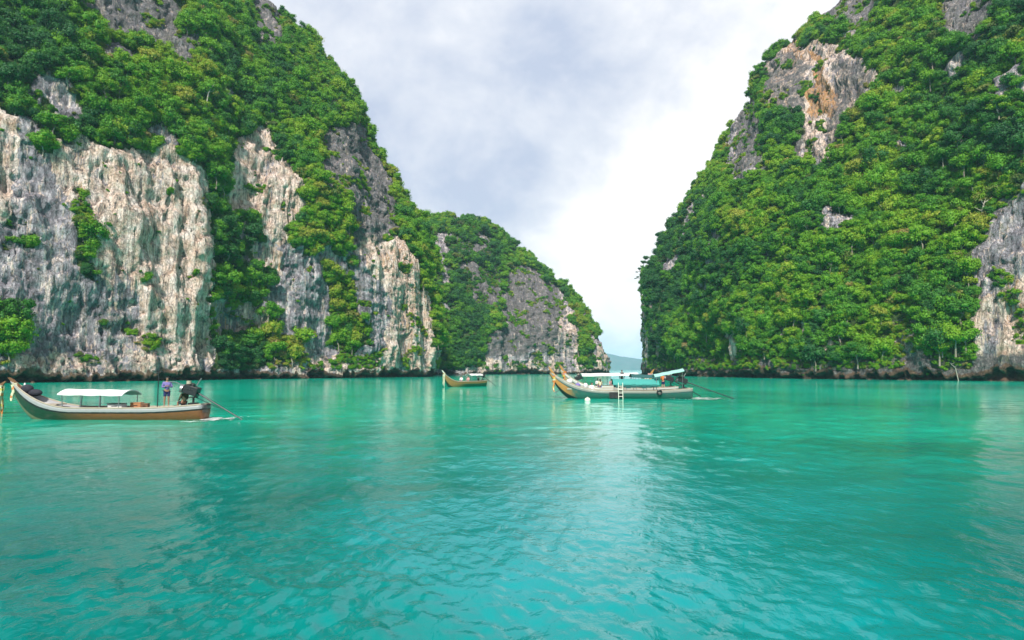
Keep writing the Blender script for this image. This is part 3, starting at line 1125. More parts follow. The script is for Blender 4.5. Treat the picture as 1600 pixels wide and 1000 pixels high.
one_plant(A, 385, 550, 4.6, 'large dark green bush at the foot of the left cliff by the waterline', 0.30, 1)
one_plant(A, 352, 556, 3.4, 'smaller deep green bush beside the large one at the foot of the left cliff', 0.38, 2)
one_plant(A, 432, 552, 3.0, 'yellow-green bush right of the large dark bush at the left cliff foot', 0.9, 3)
one_plant(A, 460, 551, 2.2, 'olive yellow low bush on rocks at the left cliff foot', 0.97, 4)
one_plant(A, 126, 372, 1.3, 'green bush topping the slanting strip of shrubs on the pale left wall', 0.55, 0)
one_plant(A, 140, 405, 1.5, 'green bush in the middle of the slanting shrub strip on the pale left wall', 0.62, 5)
one_plant(A, 148, 432, 1.2, 'green bush lowest in the slanting shrub strip on the pale left wall', 0.5, 3)
one_plant(A, 8, 500, 1.8, 'bright green bush at the left edge of the photo on the lower wall', 0.6, 4)
one_plant(A, 6, 548, 1.8, 'yellow bush above the waterline at the left edge of the photo', 0.95, 1)
one_plant(C, 1240, 528, 3.4, 'bright green bush low on the right cliff just above the rocky foot', 0.8, 2)
one_plant(C, 1480, 545, 3.2, 'bright green bush beside the bare grey rock on the right cliff foot', 0.8, 4)
one_plant(C, 1350, 540, 3.2, 'mid green bush above a pale rock at the right cliff foot', 0.6, 5)

# overhanging tree on the edge of the right cliff
def leaning_tree():
    p, n = surf(C, 1006, 432)
    root = thing('leaning_tree', 'dark sparse tree leaning out over the gap from the left edge of the right cliff', 'tree', p)
    root.rotation_euler = (0, 0, 0)
    m = MB()
    m.tube([(3.5, 1.0, -1), (0.6, 0, 0.2), (-1.4, -.6, 1.6), (-3.0, -1, 4.2)], [0.5, 0.42, 0.32, 0.16], 8)
    m.tube([(0.6, 0, .2), (-2.0, -.8, -0.9), (-4.0, -1.2, -0.8), (-5.6, -1.2, -1.4)], [0.34, 0.26, 0.18, .08], 6)
    m.tube([(-1.2, -.6, 1.5), (-0.8, -.8, 5.0), (0.0, -1.0, 9.0)], [0.3, 0.22, 0.12], 6)
    m.tube([(-2.4, -.8, 3.0), (-3.8, -1.0, 3.2), (-4.8, -1.2, 2.6)], [0.2, 0.15, 0.07], 6)
    m.build('trunk', M['bark'], root)
    for (q, s, pk) in (((-3.0, -1, 4.8), 1.5, 2), ((-4.2, -1.2, -0.3), 1.0, 1), ((-5.6, -1.2, -1.3), 0.8, 4), ((-4.7, -1.2, 2.8), 0.8, 5), ((-0.3, -1.0, 8.8), 2.2, 0),
                       ((-1.2, -.8, 6.4), 1.3, 3), ((1.0, -.8, 11.5), 2.4, 2), ((1.6, -.6, 3.6), 2.2, 3)):
        c = bpy.data.objects.new('crown', crowns[pk].data)
        COL.objects.link(c)
        c.parent = root
        c.location = q
        c.scale = (s, s, s * 0.8)
        c['tint'] = 0.12


leaning_tree()


def dead_tree(D, px, py, h, lean, label, seed):
    p, n = surf(D, px, py)
    p = p + n * 2.2
    root = thing('dead_tree', label, 'tree', p)
    r = random.Random(seed)
    m = MB()
    top = Vector((lean, 0, h))
    m.tube([(0, 0, -2.5), (lean * .3, 0, h * .4), (lean * .7, .1, h * .75), top], [h * .045, h * .036, h * .024, h * .01], 7)
    m.build('trunk', M['bleached'], root)
    for i in range(4):
        k = 0.35 + 0.15 * i
        s = top * k
        a = r.uniform(-1, 1)
        e = s + Vector((h * .28 * (1 if i % 2 else -1), a, h * .25))
        MB().tube([s, (s + e) / 2 - Vector((0, 0, .1)), e], [h * .02, h * .014, h * .006], 5).build('branch', M['bleached'], root)


dead_tree(A, 318, 160, 4.2, 1.6, 'pale bare dead tree slanting on the upper slope of the left cliff', 1)
dead_tree(C, 1548, 345, 5.0, 1.5, 'pale bare dead tree above the grey rock at the right edge', 2)
dead_tree(C, 1072, 318, 3.0, 0.2, 'small bare stub of a tree on the skyline of the right cliff', 3)
dead_tree(C, 1500, 575, 2.2, -2.0, 'pale leaning bare trunk at the waterline of the right cliff', 4)

# ------------------------------------------------------------------ distant island
def island():
    nx, ny = 160, 24
    X = np.linspace(-300, 1900, nx)[:, None]
    Yv = np.linspace(4500, 5600, ny)[None, :]
    x = X + 0 * Yv
    y = Yv + 0 * X
    crest = 112 * np.exp(-((x - 690) / 330) ** 2) + 60 * np.exp(-((x - 1300) / 300) ** 2) + 25
    crest = crest + 12 * fbm(x / 120, y / 400, 0 * x, 4)
    z = crest * np.sin(np.clip((y - 4500) / 1100, 0, 1) * math.pi) ** 0.55 + 7 * fbm(x / 60, y / 60, 0 * x + 4, 4) - 6
    edge = sstep(-300, -150, x) * sstep(1900, 1700, x)
    z = z * edge - 4 * (1 - edge) - 3
    idx = np.arange(nx * ny).reshape(nx, ny)
    F = np.stack([idx[:-1, :-1], idx[1:, :-1], idx[1:, 1:], idx[:-1, 1:]], -1).reshape(-1, 4)
    g = NG('island_slope')
    n = g.noise(g.geo(), 0.02, 5, 0.6)
    g.principled(g.ramp(n, [(0.35, (0.02, 0.045, 0.03)), (0.7, (0.06, 0.08, 0.06))]), 0.95)
    o = mesh_arrays('distant_island', np.stack([x, y, z], -1).reshape(-1, 3), F, g.m)
    tag(o, 'low distant island fading blue on the horizon between the cliffs', None, None, 'structure')


island()

# ------------------------------------------------------------------ water
def water():
    nA, nR = 760, 620
    th = np.linspace(R(-56), R(56), nA)[:, None]
    rr = np.concatenate([3.0 * (700 / 3.0) ** (np.linspace(0, 1, nR))])[None, :]
    x = np.sin(th) * rr
    y = np.cos(th) * rr
    cell_r = rr * (math.log(700 / 3.0) / nR)
    cell_a = rr * (R(112) / nA)
    cell = np.maximum(cell_r * 0.8, cell_a)
    r = np.random.RandomState(5)
    z = np.zeros_like(x)
    # slow patches where the breeze is stronger
    gust = 0.75 + 0.7 * fbm(x / 14, y / 14, 0 * x + 3, 2)
    for k in range(96):
        lam = 0.26 * (6.0 / 0.26) ** (r.rand() ** 2.0)
        ang = (R(28) if k % 2 else R(152)) + r.randn() * R(26) if k % 4 else R(90) + r.randn() * R(25)
        amp = 0.0024 * lam ** 0.55
        kx, ky = math.cos(ang) * 6.283 / lam, math.sin(ang) * 6.283 / lam
        ph = r.rand() * 6.283
        fade = sstep(2.2, 4.5, lam / cell)
        arg = kx * x + ky * y + ph + 0.9 * np.sin(0.23 * x + 0.31 * y + k)
        z += amp * fade * (np.sin(arg) + 0.25 * np.sin(2 * arg + 1.1))
    z *= gust * (1.25 - 0.65 * sstep(8, 60, rr))
    z *= sstep(R(56), R(52), np.abs(th)) * sstep(700, 500, rr) * sstep(3.0, 3.8, rr)
    n0 = x.size
    idx = np.arange(n0).reshape(nA, nR)
    F = [np.stack([idx[:-1, :-1], idx[1:, :-1], idx[1:, 1:], idx[:-1, 1:]], -1).reshape(-1, 4)]
    V = [np.stack([x, y, z], -1).reshape(-1, 3)]
    off = n0

    def patch(t0, t1, na, r0, r1, nr):
        nonlocal off
        t = np.linspace(t0, t1, na)[:, None]
        q = (r0 * (r1 / r0) ** np.linspace(0, 1, nr))[None, :]
        xx, yy = np.sin(t) * q, np.cos(t) * q
        ii = np.arange(na * nr).reshape(na, nr) + off
        F.append(np.stack([ii[:-1, :-1], ii[1:, :-1], ii[1:, 1:], ii[:-1, 1:]], -1).reshape(-1, 4))
        V.append(np.stack([xx, yy, 0 * xx], -1).reshape(-1, 3))
        off += na * nr
    patch(R(-56), R(56), nA, 700, 9000, 20)
    patch(R(56), R(304), 80, 3.0, 9000, 30)
    patch(0, R(360), 48, 0.02, 3.0, 4)
    g = NG('lagoon_water')
    pos = g.geo('Position')
    flat = g.vmath('MULTIPLY', pos, (1, 1, 0))
    big = g.noise(flat, 0.035, 4, 0.55, 0.5)
    mid = g.noise(flat, 0.16, 4, 0.6, 0.6)
    dist = g.vmath('LENGTH', flat)
    # deeper blue-teal near, greener sandy shallows towards the cliffs
    # brighter cyan centre, darker sides painted into the colour, green shallows towards the cliffs
    centre_tint = g.math('EXPONENT', g.math('MULTIPLY', g.math('POWER', g.math('DIVIDE', g.vmath('LENGTH', g.vmath('MULTIPLY', g.vmath('SUBTRACT', flat, (2.0, 9.0, 0)), (1.0, 0.6, 1))), 6.5), 2.0), -1.0))
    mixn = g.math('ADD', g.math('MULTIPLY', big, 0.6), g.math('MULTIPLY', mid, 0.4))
    near = g.ramp(g.math('ADD', mixn, g.math('MULTIPLY', centre_tint, 0.16)),
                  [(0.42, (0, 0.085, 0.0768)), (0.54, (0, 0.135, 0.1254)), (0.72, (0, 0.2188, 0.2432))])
    far = g.ramp(mixn, [(0.36, (0, 0.2592, 0.1796)), (0.52, (0, 0.427, 0.2889)), (0.66, (0, 0.5337, 0.3748))])
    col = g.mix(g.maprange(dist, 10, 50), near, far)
    n1 = g.noise(g.vmath('MULTIPLY', flat, (1.3, 0.8, 1)), 3.0, 4, 0.6, 0.7)
    n2 = g.noise(g.vmath('MULTIPLY', flat, (1.3, 0.9, 1)), 7.0, 3, 0.55, 0.5)
    n3 = g.noise(flat, 0.45, 3, 0.5, 0.5)
    h = g.math('ADD', g.math('MULTIPLY', n1, 0.10), g.math('MULTIPLY', n2, 0.030))
    h = g.math('ADD', h, g.math('MULTIPLY', n3, 0.22))
    h = g.math('MULTIPLY', h, g.maprange(dist, 6, 60, 0.80, 0.26))
    gustn = g.noise(flat, 0.07, 3, 0.5, 0.3)
    h = g.math('MULTIPLY', h, g.maprange(gustn, 0.35, 0.65, 0.55, 1.25))
    bmp = g.bump(h, 1.0, 0.34)
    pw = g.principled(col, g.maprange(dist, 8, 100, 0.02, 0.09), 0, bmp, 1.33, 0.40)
    pw.inputs['Specular Tint'].default_value = (0.15, 0.95, 1.0, 1)
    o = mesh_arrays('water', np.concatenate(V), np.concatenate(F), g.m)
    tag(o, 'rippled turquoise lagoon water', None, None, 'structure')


water()

# ------------------------------------------------------------------ boats
def boat_hull(L, B, h_mid, h_bow, h_stern, mat, parent, deck_mat, floor=0.22, keel=-0.35, bow_from=0.62, bow_pow=2.1):
    ns, ngi = 48, 12
    u = np.linspace(0, 1, ns)
    beam = B / 2 * np.clip(0.62 + 0.38 * np.sin(np.clip(u / 0.5, 0, 1) * math.pi / 2), 0, 1)
    bowt = np.clip((u - 0.45) / 0.55, 0, 1)
    beam = beam * (1 - bowt ** 2.3) + 0.045 * bowt ** 2.3
    sheer = h_mid + (h_stern - h_mid) * np.clip(1 - u / 0.3, 0, 1) ** 1.7 + (h_bow - h_mid) * np.clip((u - bow_from) / (1 - bow_from), 0, 1) ** bow_pow
    kl = keel + (sheer - 0.25 - keel) * np.clip((u - 0.80) / 0.20, 0, 1) ** 1.5 + 0.12 * np.clip(1 - u / 0.2, 0, 1)
    x = L * (u - 0.5)
    rows_y, rows_z, gir = [], [], []
    for k in range(ngi + 1):
        g_ = k / ngi
        yy = beam * (math.sin(g_ * math.pi / 2) ** 0.62) if g_ > 0 else beam * 0
        zz = kl + (sheer - kl) * g_ ** 1.25
        rows_y.append(yy)
        rows_z.append(zz)
        gir.append(g_)
    th = 0.06
    fl = np.maximum(np.full(ns, floor), kl + 0.55 * (sheer - kl))
    fl = np.minimum(fl, sheer - 0.10)
    rows_y.append(np.maximum(beam - th, 0.01))
    rows_z.append(sheer)
    gir.append(1.0)
    rows_y.append(np.maximum(beam * 0.80 - th, 0.006))
    rows_z.append(fl)
    gir.append(0.9)
    half = np.stack([np.repeat(x[None], len(rows_y), 0), np.array(rows_y), np.array(rows_z)], -1)
    other = half.copy()
    other[..., 1] *= -1
    ring = np.concatenate([half[::-1], other[1:]], 0)          # inner floor, over gunwale, keel, other side
    gi2 = gir[::-1] + gir[1:]
    m = ring.shape[0]
    V = ring.transpose(1, 0, 2).reshape(-1, 3)
    idx = np.arange(ns * m).reshape(ns, m)
    F = [np.stack([idx[:-1, :-1], idx[1:, :-1], idx[1:, 1:], idx[:-1, 1:]], -1).reshape(-1, 4)]
    # transom
    tr = []
    for k in range(m // 2):
        a, b, c, d = idx[0, k], idx[0, k + 1], idx[0, m - 2 - k], idx[0, m - 1 - k]
        if len({a, b, c, d}) == 4:
            tr.append((a, b, c, d))
    F.append(np.array(tr))
    o = mesh_arrays('hull', V, np.concatenate(F), mat, True, parent=parent,
                    attrs={'girth': np.tile(gi2, ns), 'along': np.repeat(u, m)})
    # deck boards
    fv, ff = [], []
    for i in range(ns):
        yb = max(beam[i] * 0.80 - th, 0.006) + 0.003
        fv += [(x[i], yb, fl[i] + .01), (x[i], -yb, fl[i] + .01)]
    for i in range(ns - 1):
        ff.append((2 * i, 2 * i + 1, 2 * i + 3, 2 * i + 2))
    mesh_arrays('floor', fv, ff, deck_mat, True, parent=parent)
    f = lambda uu: (L * (uu - 0.5), float(np.interp(uu, u, beam)), float(np.interp(uu, u, sheer)), float(np.interp(uu, u, fl)))
    for sgn in (1, -1):
        pts = [(f(t)[0], sgn * (f(t)[1] - 0.02), f(t)[2] + 0.02) for t in np.linspace(0.0, 0.985, 26)]
        MB().tube(pts, 0.045, 6).build('gunwale_rail', M['pale_wood'], parent)
    return f


def ribbon_set(parent, x, z, mats, r=0.11, hang=0.7):
    for i, mt in enumerate(mats):
        m = MB()
        zc = z - 0.17 * i
        m.tube([(x + 0.02 * i - .05, 0, zc - 0.10), (x + 0.01, 0, zc + 0.07)], [r, r * 1.15], 10)
        for k in range(3):
            a = -0.9 + 0.9 * k
            y = math.sin(a) * r
            sx = 0.10 * math.cos(a)
            w = 0.05
            vs, fs = [], []
            for q in range(6):
                t = q / 5
                cx = x + sx + 0.05 * math.sin(t * 5 + i + k)
                cy = y * (1 + .6 * t) + 0.03 * math.sin(3 * t + k)
                cz = zc - hang * t * (0.8 + 0.15 * k)
                for dx, dy in ((-w, -.006), (w, -.006), (w, .006), (-w, .006)):
                    vs.append((cx + dx, cy + dy, cz))
            for q in range(5):
                b = 4 * q
                for e in range(4):
                    fs.append((b + e, b + (e + 1) % 4, b + 4 + (e + 1) % 4, b + 4 + e))
            m.add(vs, fs)
        m.build('ribbon', mt, parent)


def prow_post(parent, f, mat, h=0.55):
    x, b, z, fl = f(0.985)
    m = MB()
    rot = Matrix.Rotation(R(28), 3, 'Y')
    vs = []
    pts = [(x - 0.55, z - 0.55), (x - 0.18, z - 0.1), (x + 0.12, z + h * .6), (x + 0.30, z + h)]
    wid = [0.16, 0.15, 0.11, 0.05]
    for (a, c), w in zip(pts, wid):
        for dx, dy in ((-w, -.05), (w, -.05), (w, .05), (-w, .05)):
            vs.append((a + dx, dy, c))
    fs = [(3, 2, 1, 0), (12, 13, 14, 15)]
    for q in range(3):
        for e in range(4):
            fs.append((4 * q + e, 4 * q + (e + 1) % 4, 4 * q + 4 + (e + 1) % 4, 4 * q + 4 + e))
    m.add(vs, fs)
    m.build('prow_post', mat, parent)
    return x, z


def thwarts(parent, f, us, mat):
    for t in us:
        x, b, z, fl = f(t)
        MB().box((x, 0, z - 0.12), (0.28, 2 * b - 0.12, 0.05)).build('bench', mat, parent, False)


def canopy(parent, f, u0, u1, z_edge, rise, mat, width=None, tilt=0.0, posts=3, over=0.1, thick=0.05):
    x0, x1 = f(u0)[0], f(u1)[0]
    bw = (width or max(f((u0 + u1) / 2)[1] * 2 + 2 * over, 0.8)) / 2
    nx, ny = 12, 11
    vs, fs = [], []
    for lay in (0, 1):
        for i in range(nx):
            t = i / (nx - 1)
            for j in range(ny):
                s = -1 + 2 * j / (ny - 1)
                zz = z_edge + rise * (1 - s * s) + tilt * (t - .5) - 0.03 * math.sin(t * math.pi * 3) ** 2 - lay * thick
                vs.append((x0 + (x1 - x0) * t, s * bw, zz))
    o = nx * ny
    for i in range(nx - 1):
        for j in range(ny - 1):
            a = i * ny + j
            fs.append((a, a + ny, a + ny + 1, a + 1))
            fs.append((o + a, o + a + 1, o + a + ny + 1, o + a + ny))
    for i in range(nx - 1):
        for j in (0, ny - 1):
            a = i * ny + j
            fs.append((a, a + ny, o + a + ny, o + a) if j else (a, o + a, o + a + ny, a + ny))
    for j in range(ny - 1):
        for i in (0, nx - 1):
            a = i * ny + j
            fs.append((a, a + 1, o + a + 1, o + a) if i == 0 else (a, o + a, o + a + 1, a + 1))
    MB().add(vs, fs).build('canopy', mat, parent)
    for k in range(posts):
        t = 0.06 + 0.88 * k / (posts - 1)
        uu = u0 + (u1 - u0) * t
        x, b, z, fl = f(uu)
        for sg in (1, -1):
            MB().tube([(x, sg * (b - .05), z - 0.05), (x, sg * bw * 0.93, z_edge + tilt * (t - .5) + 0.0)], 0.025, 6).build('canopy_post', M['steel'], parent)


def engine(parent, f, u=0.05, reach=3.6, side=0.0, scale=1.0, droop=None):
    x, b, z, fl = f(u)
    s = scale
    zc = z + 0.05
    root = bpy.data.objects.new('engine', None)
    COL.objects.link(root)
    root.parent = parent
    root.location = (x, 0, zc)
    m = MB()
    m.tube([(0.05, 0, 0), (0.05, 0, 0.42)], 0.06, 8)
    m.box((0.05, 0, 0.05), (0.35, 0.5, 0.10))
    m.box((0.05, 0, 0.40), (0.30, 0.42, 0.06))
    m.build('engine_mount', M['dark_steel'], root)
    m = MB()
    rot = Matrix.Rotation(R(18), 3, 'Y').inverted()
    m.box((0.15, 0, 0.78), (0.78 * s, 0.46, 0.48), rot)
    m.box((0.22, 0, 1.05), (0.46 * s, 0.30, 0.26), rot, 0.85)
    for k in range(4):
        m.tube([(0.02 + .14 * k, -.25, 0.78 + .03 * k), (0.02 + .14 * k, .25, 0.78 + .03 * k)], 0.06, 7)
    m.build('engine_block', M['dark_steel'], root, bevel=0.03)
    MB().tube([(0.60, 0, 0.84), (0.74, 0, 0.88)], [0.24, 0.24], 14).build('flywheel', M['steel'], root)
    MB().tube([(0.25, .16, 1.12), (0.25, .16, 1.30)], [0.13, 0.12], 12).build('air_filter', M['pale_wood'], root)
    MB().tube([(0.05, -.2, 0.9), (-.1, -.26, 1.25), (-.22, -.26, 1.42)], 0.035, 8).build('exhaust_pipe', M['steel'], root)
    MB().tube([(0.5, 0.05, .95), (1.0, 0.1, 1.22), (1.45, 0.1, 1.25)], 0.025, 6).build('tiller', M['steel'], root)
    dz = -(zc + 0.25) if droop is None else droop
    e = Vector((-reach, side, dz))
    st = Vector((-0.2, 0, 0.62))
    MB().tube([st, st.lerp(e, 0.5), e], [0.05, 0.042, 0.036], 8).build('drive_shaft', M['dark_steel'], root)
    MB().tube([st + Vector((0.2, 0, -.2)), st.lerp(e, 0.45) + Vector((0, 0, -.10))], 0.018, 6).build('shaft_brace', M['dark_steel'], root)
    m = MB()
    d = (e - st).normalized()
    for k in range(3):
        a = k * 2.094
        uvec = d.orthogonal().normalized()
        q = Matrix.Rotation(a, 3, d) @ uvec
        m.tube([e, e + q * 0.09 + d * .02, e + q * .17 - d * .02], [.02, .04, .015], 6)
    m.build('propeller', M['steel'], root)
    return root


# ------------------------------------------------------------------ people
def skin_mesh(name, verts, edges, radii, mat, parent, sub=2, root=0):
    me = bpy.data.meshes.new(name)
    me.from_pydata(verts, edges, [])
    me.materials.append(mat)
    o = bpy.data.objects.new(name, me)
    COL.objects.link(o)
    o.parent = parent
    md = o.modifiers.new('skin', 'SKIN')
    md.use_smooth_shade = True
    if not me.skin_vertices:
        o.data.skin_vertices.new() if hasattr(o.data.skin_vertices, 'new') else None
    sv = me.skin_vertices[0].data
    for i, rr_ in enumerate(radii):
        rx, ry = rr_ if isinstance(rr_, tuple) else (rr_, rr_)
        sv[i].radius = (rx, ry)
        sv[i].use_root = (i == root)
    sb = o.modifiers.new('sub', 'SUBSURF')
    sb.levels = sub
    sb.render_levels = sub
    return o


def person(label, loc, rz, pose='stand', shirt=None, shorts=None, skin=None, hair='short', h=1.65, sleeves=True, parent=None, group=None):
    shirt, shorts, skin = shirt or M['navy'], shorts or M['dark_cloth'], skin or M['skin']
    root = thing('person', label, 'person', loc, rz, group)
    k = h / 1.70
    root.scale = (k, k, k)
    # facing +x, z up, y to the left
    sit = pose == 'sit'
    hip = 0.52 if sit else 0.92
    J = {}
    J['pel'] = (0, 0, hip)
    J['spine'] = (0.01, 0, hip + 0.20)
    J['chest'] = (0.01, 0, hip + 0.40)
    J['neck'] = (0.0, 0, hip + 0.53)
    J['head'] = (0.02, 0, hip + 0.66)
    J['crown'] = (0.01, 0, hip + 0.74)
    V, E, Rr, ix = [], [], [], {}

    def add(nm, p, r, frm=None):
        ix[nm] = len(V)
        V.append(p)
        Rr.append(r)
        if frm is not None:
            E.append((ix[frm], ix[nm]))
    add('pel', J['pel'], (0.12, 0.145))
    add('spine', J['spine'], (0.10, 0.125), 'pel')
    add('chest', J['chest'], (0.105, 0.15), 'spine')
    add('neck', J['neck'], 0.05, 'chest')
    add('jaw', (0.02, 0, hip + 0.60), 0.062, 'neck')
    add('head', J['head'], (0.092, 0.078), 'jaw')
    add('crown', J['crown'], 0.075, 'head')
    add('nose', (0.118, 0, hip + 0.645), 0.012, 'head')
    sh = hip + 0.46
    for s, nm in ((1, 'l'), (-1, 'r')):
        add(nm + 'sh', (0, s * 0.17, sh), 0.058, 'chest')
        if pose == 'arms':      # forearms folded in front
            el_, wr = (0.04, s * 0.25, sh - 0.26), (0.22, s * 0.07, sh - 0.20)
        elif pose == 'reach':
            el_, wr = (0.16, s * 0.24, sh - 0.20), (0.36, s * 0.18, sh - 0.10)
        elif sit:
            el_, wr = (0.06, s * 0.25, sh - 0.26), (0.28, s * 0.16, sh - 0.36)
        else:
            el_, wr = (-0.02, s * 0.26, sh - 0.27), (0.06, s * 0.27, sh - 0.50)
        add(nm + 'el', el_, 0.042, nm + 'sh')
        add(nm + 'wr', wr, 0.027, nm + 'el')
        d = (Vector(wr) - Vector(el_)).normalized()
        palm = Vector(wr) + d * 0.06
        add(nm + 'palm', tuple(palm), (0.034, 0.018), nm + 'wr')
        side = d.cross(Vector((0, 1, 0.2))).normalized()
        for q in range(4):
            o_ = side * (-0.027 + 0.018 * q)
            ln = (0.055, 0.068, 0.062, 0.048)[q]
            add('%sf%d' % (nm, q), tuple(palm + d * 0.03 + o_), 0.009, nm + 'palm')
            add('%sg%d' % (nm, q), tuple(palm + d * (0.03 + ln) + o_ * 1.1 + Vector((0, -s * .015, 0))), 0.007, '%sf%d' % (nm, q))
        add(nm + 'th', tuple(palm + side * 0.045 + d * 0.012), 0.009, nm + 'palm')
        if sit:
            kn, an = (0.42, s * 0.12, hip), (0.44, s * 0.12, 0.09)
        else:
            kn, an = (0.02, s * 0.10, 0.50), (-0.01, s * 0.11, 0.09)
        add(nm + 'hip', (0.02 if not sit else 0.08, s * 0.085, hip - 0.05), 0.085, 'pel')
        add(nm + 'kn', kn, 0.058, nm + 'hip')
        add(nm + 'ca', tuple((Vector(kn) * .6 + Vector(an) * .4) + Vector((-.02, 0, 0))), 0.052, nm + 'kn')
        add(nm + 'an', an, 0.036, nm + 'ca')
        add(nm + 'to', (an[0] + 0.15, s * 0.125, 0.035), (0.042, 0.028), nm + 'an')
    skin_mesh('body', V, E, Rr, skin, root)
    g = lambda nm: V[ix[nm]]
    # shirt
    sv, se, sr = [g('pel'), g('spine'), g('chest'), (0, 0, hip + 0.49)], [(0, 1), (1, 2), (2, 3)], [(0.135, 0.165), (0.125, 0.155), (0.13, 0.178), 0.075]
    for nm in 'lr':
        b = len(sv)
        sv += [g(nm + 'sh'), g(nm + 'el')]
        se += [(2, b), (b, b + 1)]
        sr += [0.077, 0.060]
        if sleeves:
            sv.append(tuple(Vector(g(nm + 'el')).lerp(Vector(g(nm + 'wr')), 0.85)))
            se.append((b + 1, b + 2))
            sr.append(0.042)
    skin_mesh('shirt', sv, se, sr, shirt, root)
    pv, pe, pr = [(g('pel')[0], 0, hip + 0.05)], [], [(0.14, 0.165)]
    for nm in 'lr':
        b = len(pv)
        pv += [g(nm + 'hip'), tuple(Vector(g(nm + 'hip')).lerp(Vector(g(nm + 'kn')), 0.85))]
        pe += [(0, b), (b, b + 1)]
        pr += [0.105, 0.083]
    skin_mesh('shorts', pv, pe, pr, shorts, root)
    m = MB()
    m.ball((-0.015, 0, hip + 0.715), (0.112, 0.100, 0.085), 12, 8)
    if hair == 'long':
        m.ball((-0.07, 0, hip + 0.60), (0.06, 0.09, 0.16), 10, 8)
    m.build('hair', M['hair'], root)
    m = MB()
    for s in (1, -1):
        m.ball((0.098, s * 0.032, hip + 0.668), 0.011, 6, 4)
    m.build('eyes', M['black'], root)
    return root


def crate(name, label, loc, size, mat, rz=0.0, cat='crate', lid=None):
    root = thing(name, label, cat, loc, rz)
    a, b, c = size
    MB().box((0, 0, c / 2), (a, b, c)).build('body', mat, root, False, bevel=0.015)
    MB().box((0, 0, c + 0.018), (a + .03, b + .03, 0.035)).build('lid', lid or mat, root, False, bevel=0.008)
    for s in (1, -1):
        MB().box((0, s * (b / 2 + 0.012), c * 0.65), (a * .4, 0.022, 0.03)).build('handle', M['black'], root, False)
    return root


def on_boat(root, p):
    """boat coordinates to world"""
    q = Matrix.Rotation(root.rotation_euler.z, 4, 'Z') @ Vector(p)
    return root.location + q


# --- boat 1, left, bow to the left
def hullmat(n, *a):
    return hull_paint(n, *a)


Y1 = 35.6
c1 = (-22.35, Y1)
bt = thing('longtail_boat', 'green and brown longtail boat with white upper strake and white canopy, on the left', 'boat', (c1[0], c1[1], 0), R(180) - R(2))
hm = hullmat('hull_green_brown', (0.38, 0.38, 0.40), (0.012, 0.012, 0.014), (0.012, 0.05, 0.022), (0.26, 0.095, 0.03), (0.20, 0.17, 0.09))
f = boat_hull(11.1, 1.75, 0.62, 2.1, 0.82, hm, bt, M['pale_wood'], 0.30)
px_, pz_ = prow_post(bt, f, M['brown_wood'], 0.3)
ribbon_set(bt, px_ - 0.1, pz_ - 0.1, [M['cream_cloth'], M['orange_cloth'], M['cream_cloth']], 0.13, 0.5)
thwarts(bt, f, (0.18, 0.30, 0.42, 0.54, 0.66), M['pale_wood'])
canopy(bt, f, 0.375, 0.70, 1.38, 0.26, M['canvas'], 1.75, 0.05, 4)
x, b, z, fl = f(0.10)
MB().box((f(0.11)[0], 0, f(0.1)[2] - 0.06), (2.1, 1.05, 0.05)).build('stern_deck', M['pale_wood'], bt, False)
x, b, z, fl = f(0.80)
MB().box((x, 0, z - 0.12), (1.5, 0.8, 0.05)).build('bow_deck', M['pale_wood'], bt, False)
engine(bt, f, 0.06, 3.3, 0.3)
MB().tube([(f(0.275)[0], -.55, 0.5), (f(0.275)[0], -.55, 2.65)], 0.028, 8).build('pole', M['dark_steel'], bt)
MB().tube([(f(0.275)[0] - .4, -.55, 2.58), (f(0.275)[0] + .4, -.55, 2.66)], 0.02, 6).build('pole_arm', M['dark_steel'], bt)
o = on_boat(bt, (f(0.195)[0], 0.1, f(0.1)[2] - 0.035))
person('person in purple top and navy shorts standing at the stern of the left boat', o, R(-60), 'arms', M['purple'], M['navy'], M['skin'], 'short', 1.62)
o = on_boat(bt, (f(0.36)[0], -0.2, 0.62 - 0.09))
crate('crate', 'orange wooden crate beside the pole on the left longtail boat', o, (0.55, 0.4, 0.34), M['orange_box'], 0.1)
o = on_boat(bt, (f(0.335)[0] - .25, -0.1, 0.53))
crate('crate', 'small brown box next to the orange crate on the left longtail boat', o, (0.36, 0.36, 0.3), M['brown_wood'], 0.2)
o = on_boat(bt, (f(0.45)[0], 0.0, 0.53))
crate('cool_box', 'white cool box with dark lid under the canopy of the left longtail boat', o, (0.8, 0.5, 0.30), M['white'], 0, 'cool box', M['black'])
o = on_boat(bt, (f(0.125)[0], -0.28, f(0.1)[2] - 0.30))
person('person in dark olive clothes seated beside the engine of the left boat', o, R(150), 'sit', M['olive'], M['dark_cloth'], M['skin'], 'short', 1.62)
# dark cloth bundle on the bow
bd = thing('cloth_bundle', 'dark cloth bundle lying on the raised bow of the left longtail boat', 'cloth', on_boat(bt, (f(0.90)[0], 0, f(0.90)[2] + 0.02)), R(180))
m = MB()
m.ball((0.15, 0, 0.22), (0.34, 0.22, 0.26), 12, 8)
m.ball((-.3, 0, 0.02), (0.40, 0.2, 0.20), 12, 8)
m.build('fold', M['dark_cloth'], bd)
MB().tube([(0.3, 0, .42), (0.34, -.05, .55)], [0.06, .03], 8).build('knot', M['white'], bd)

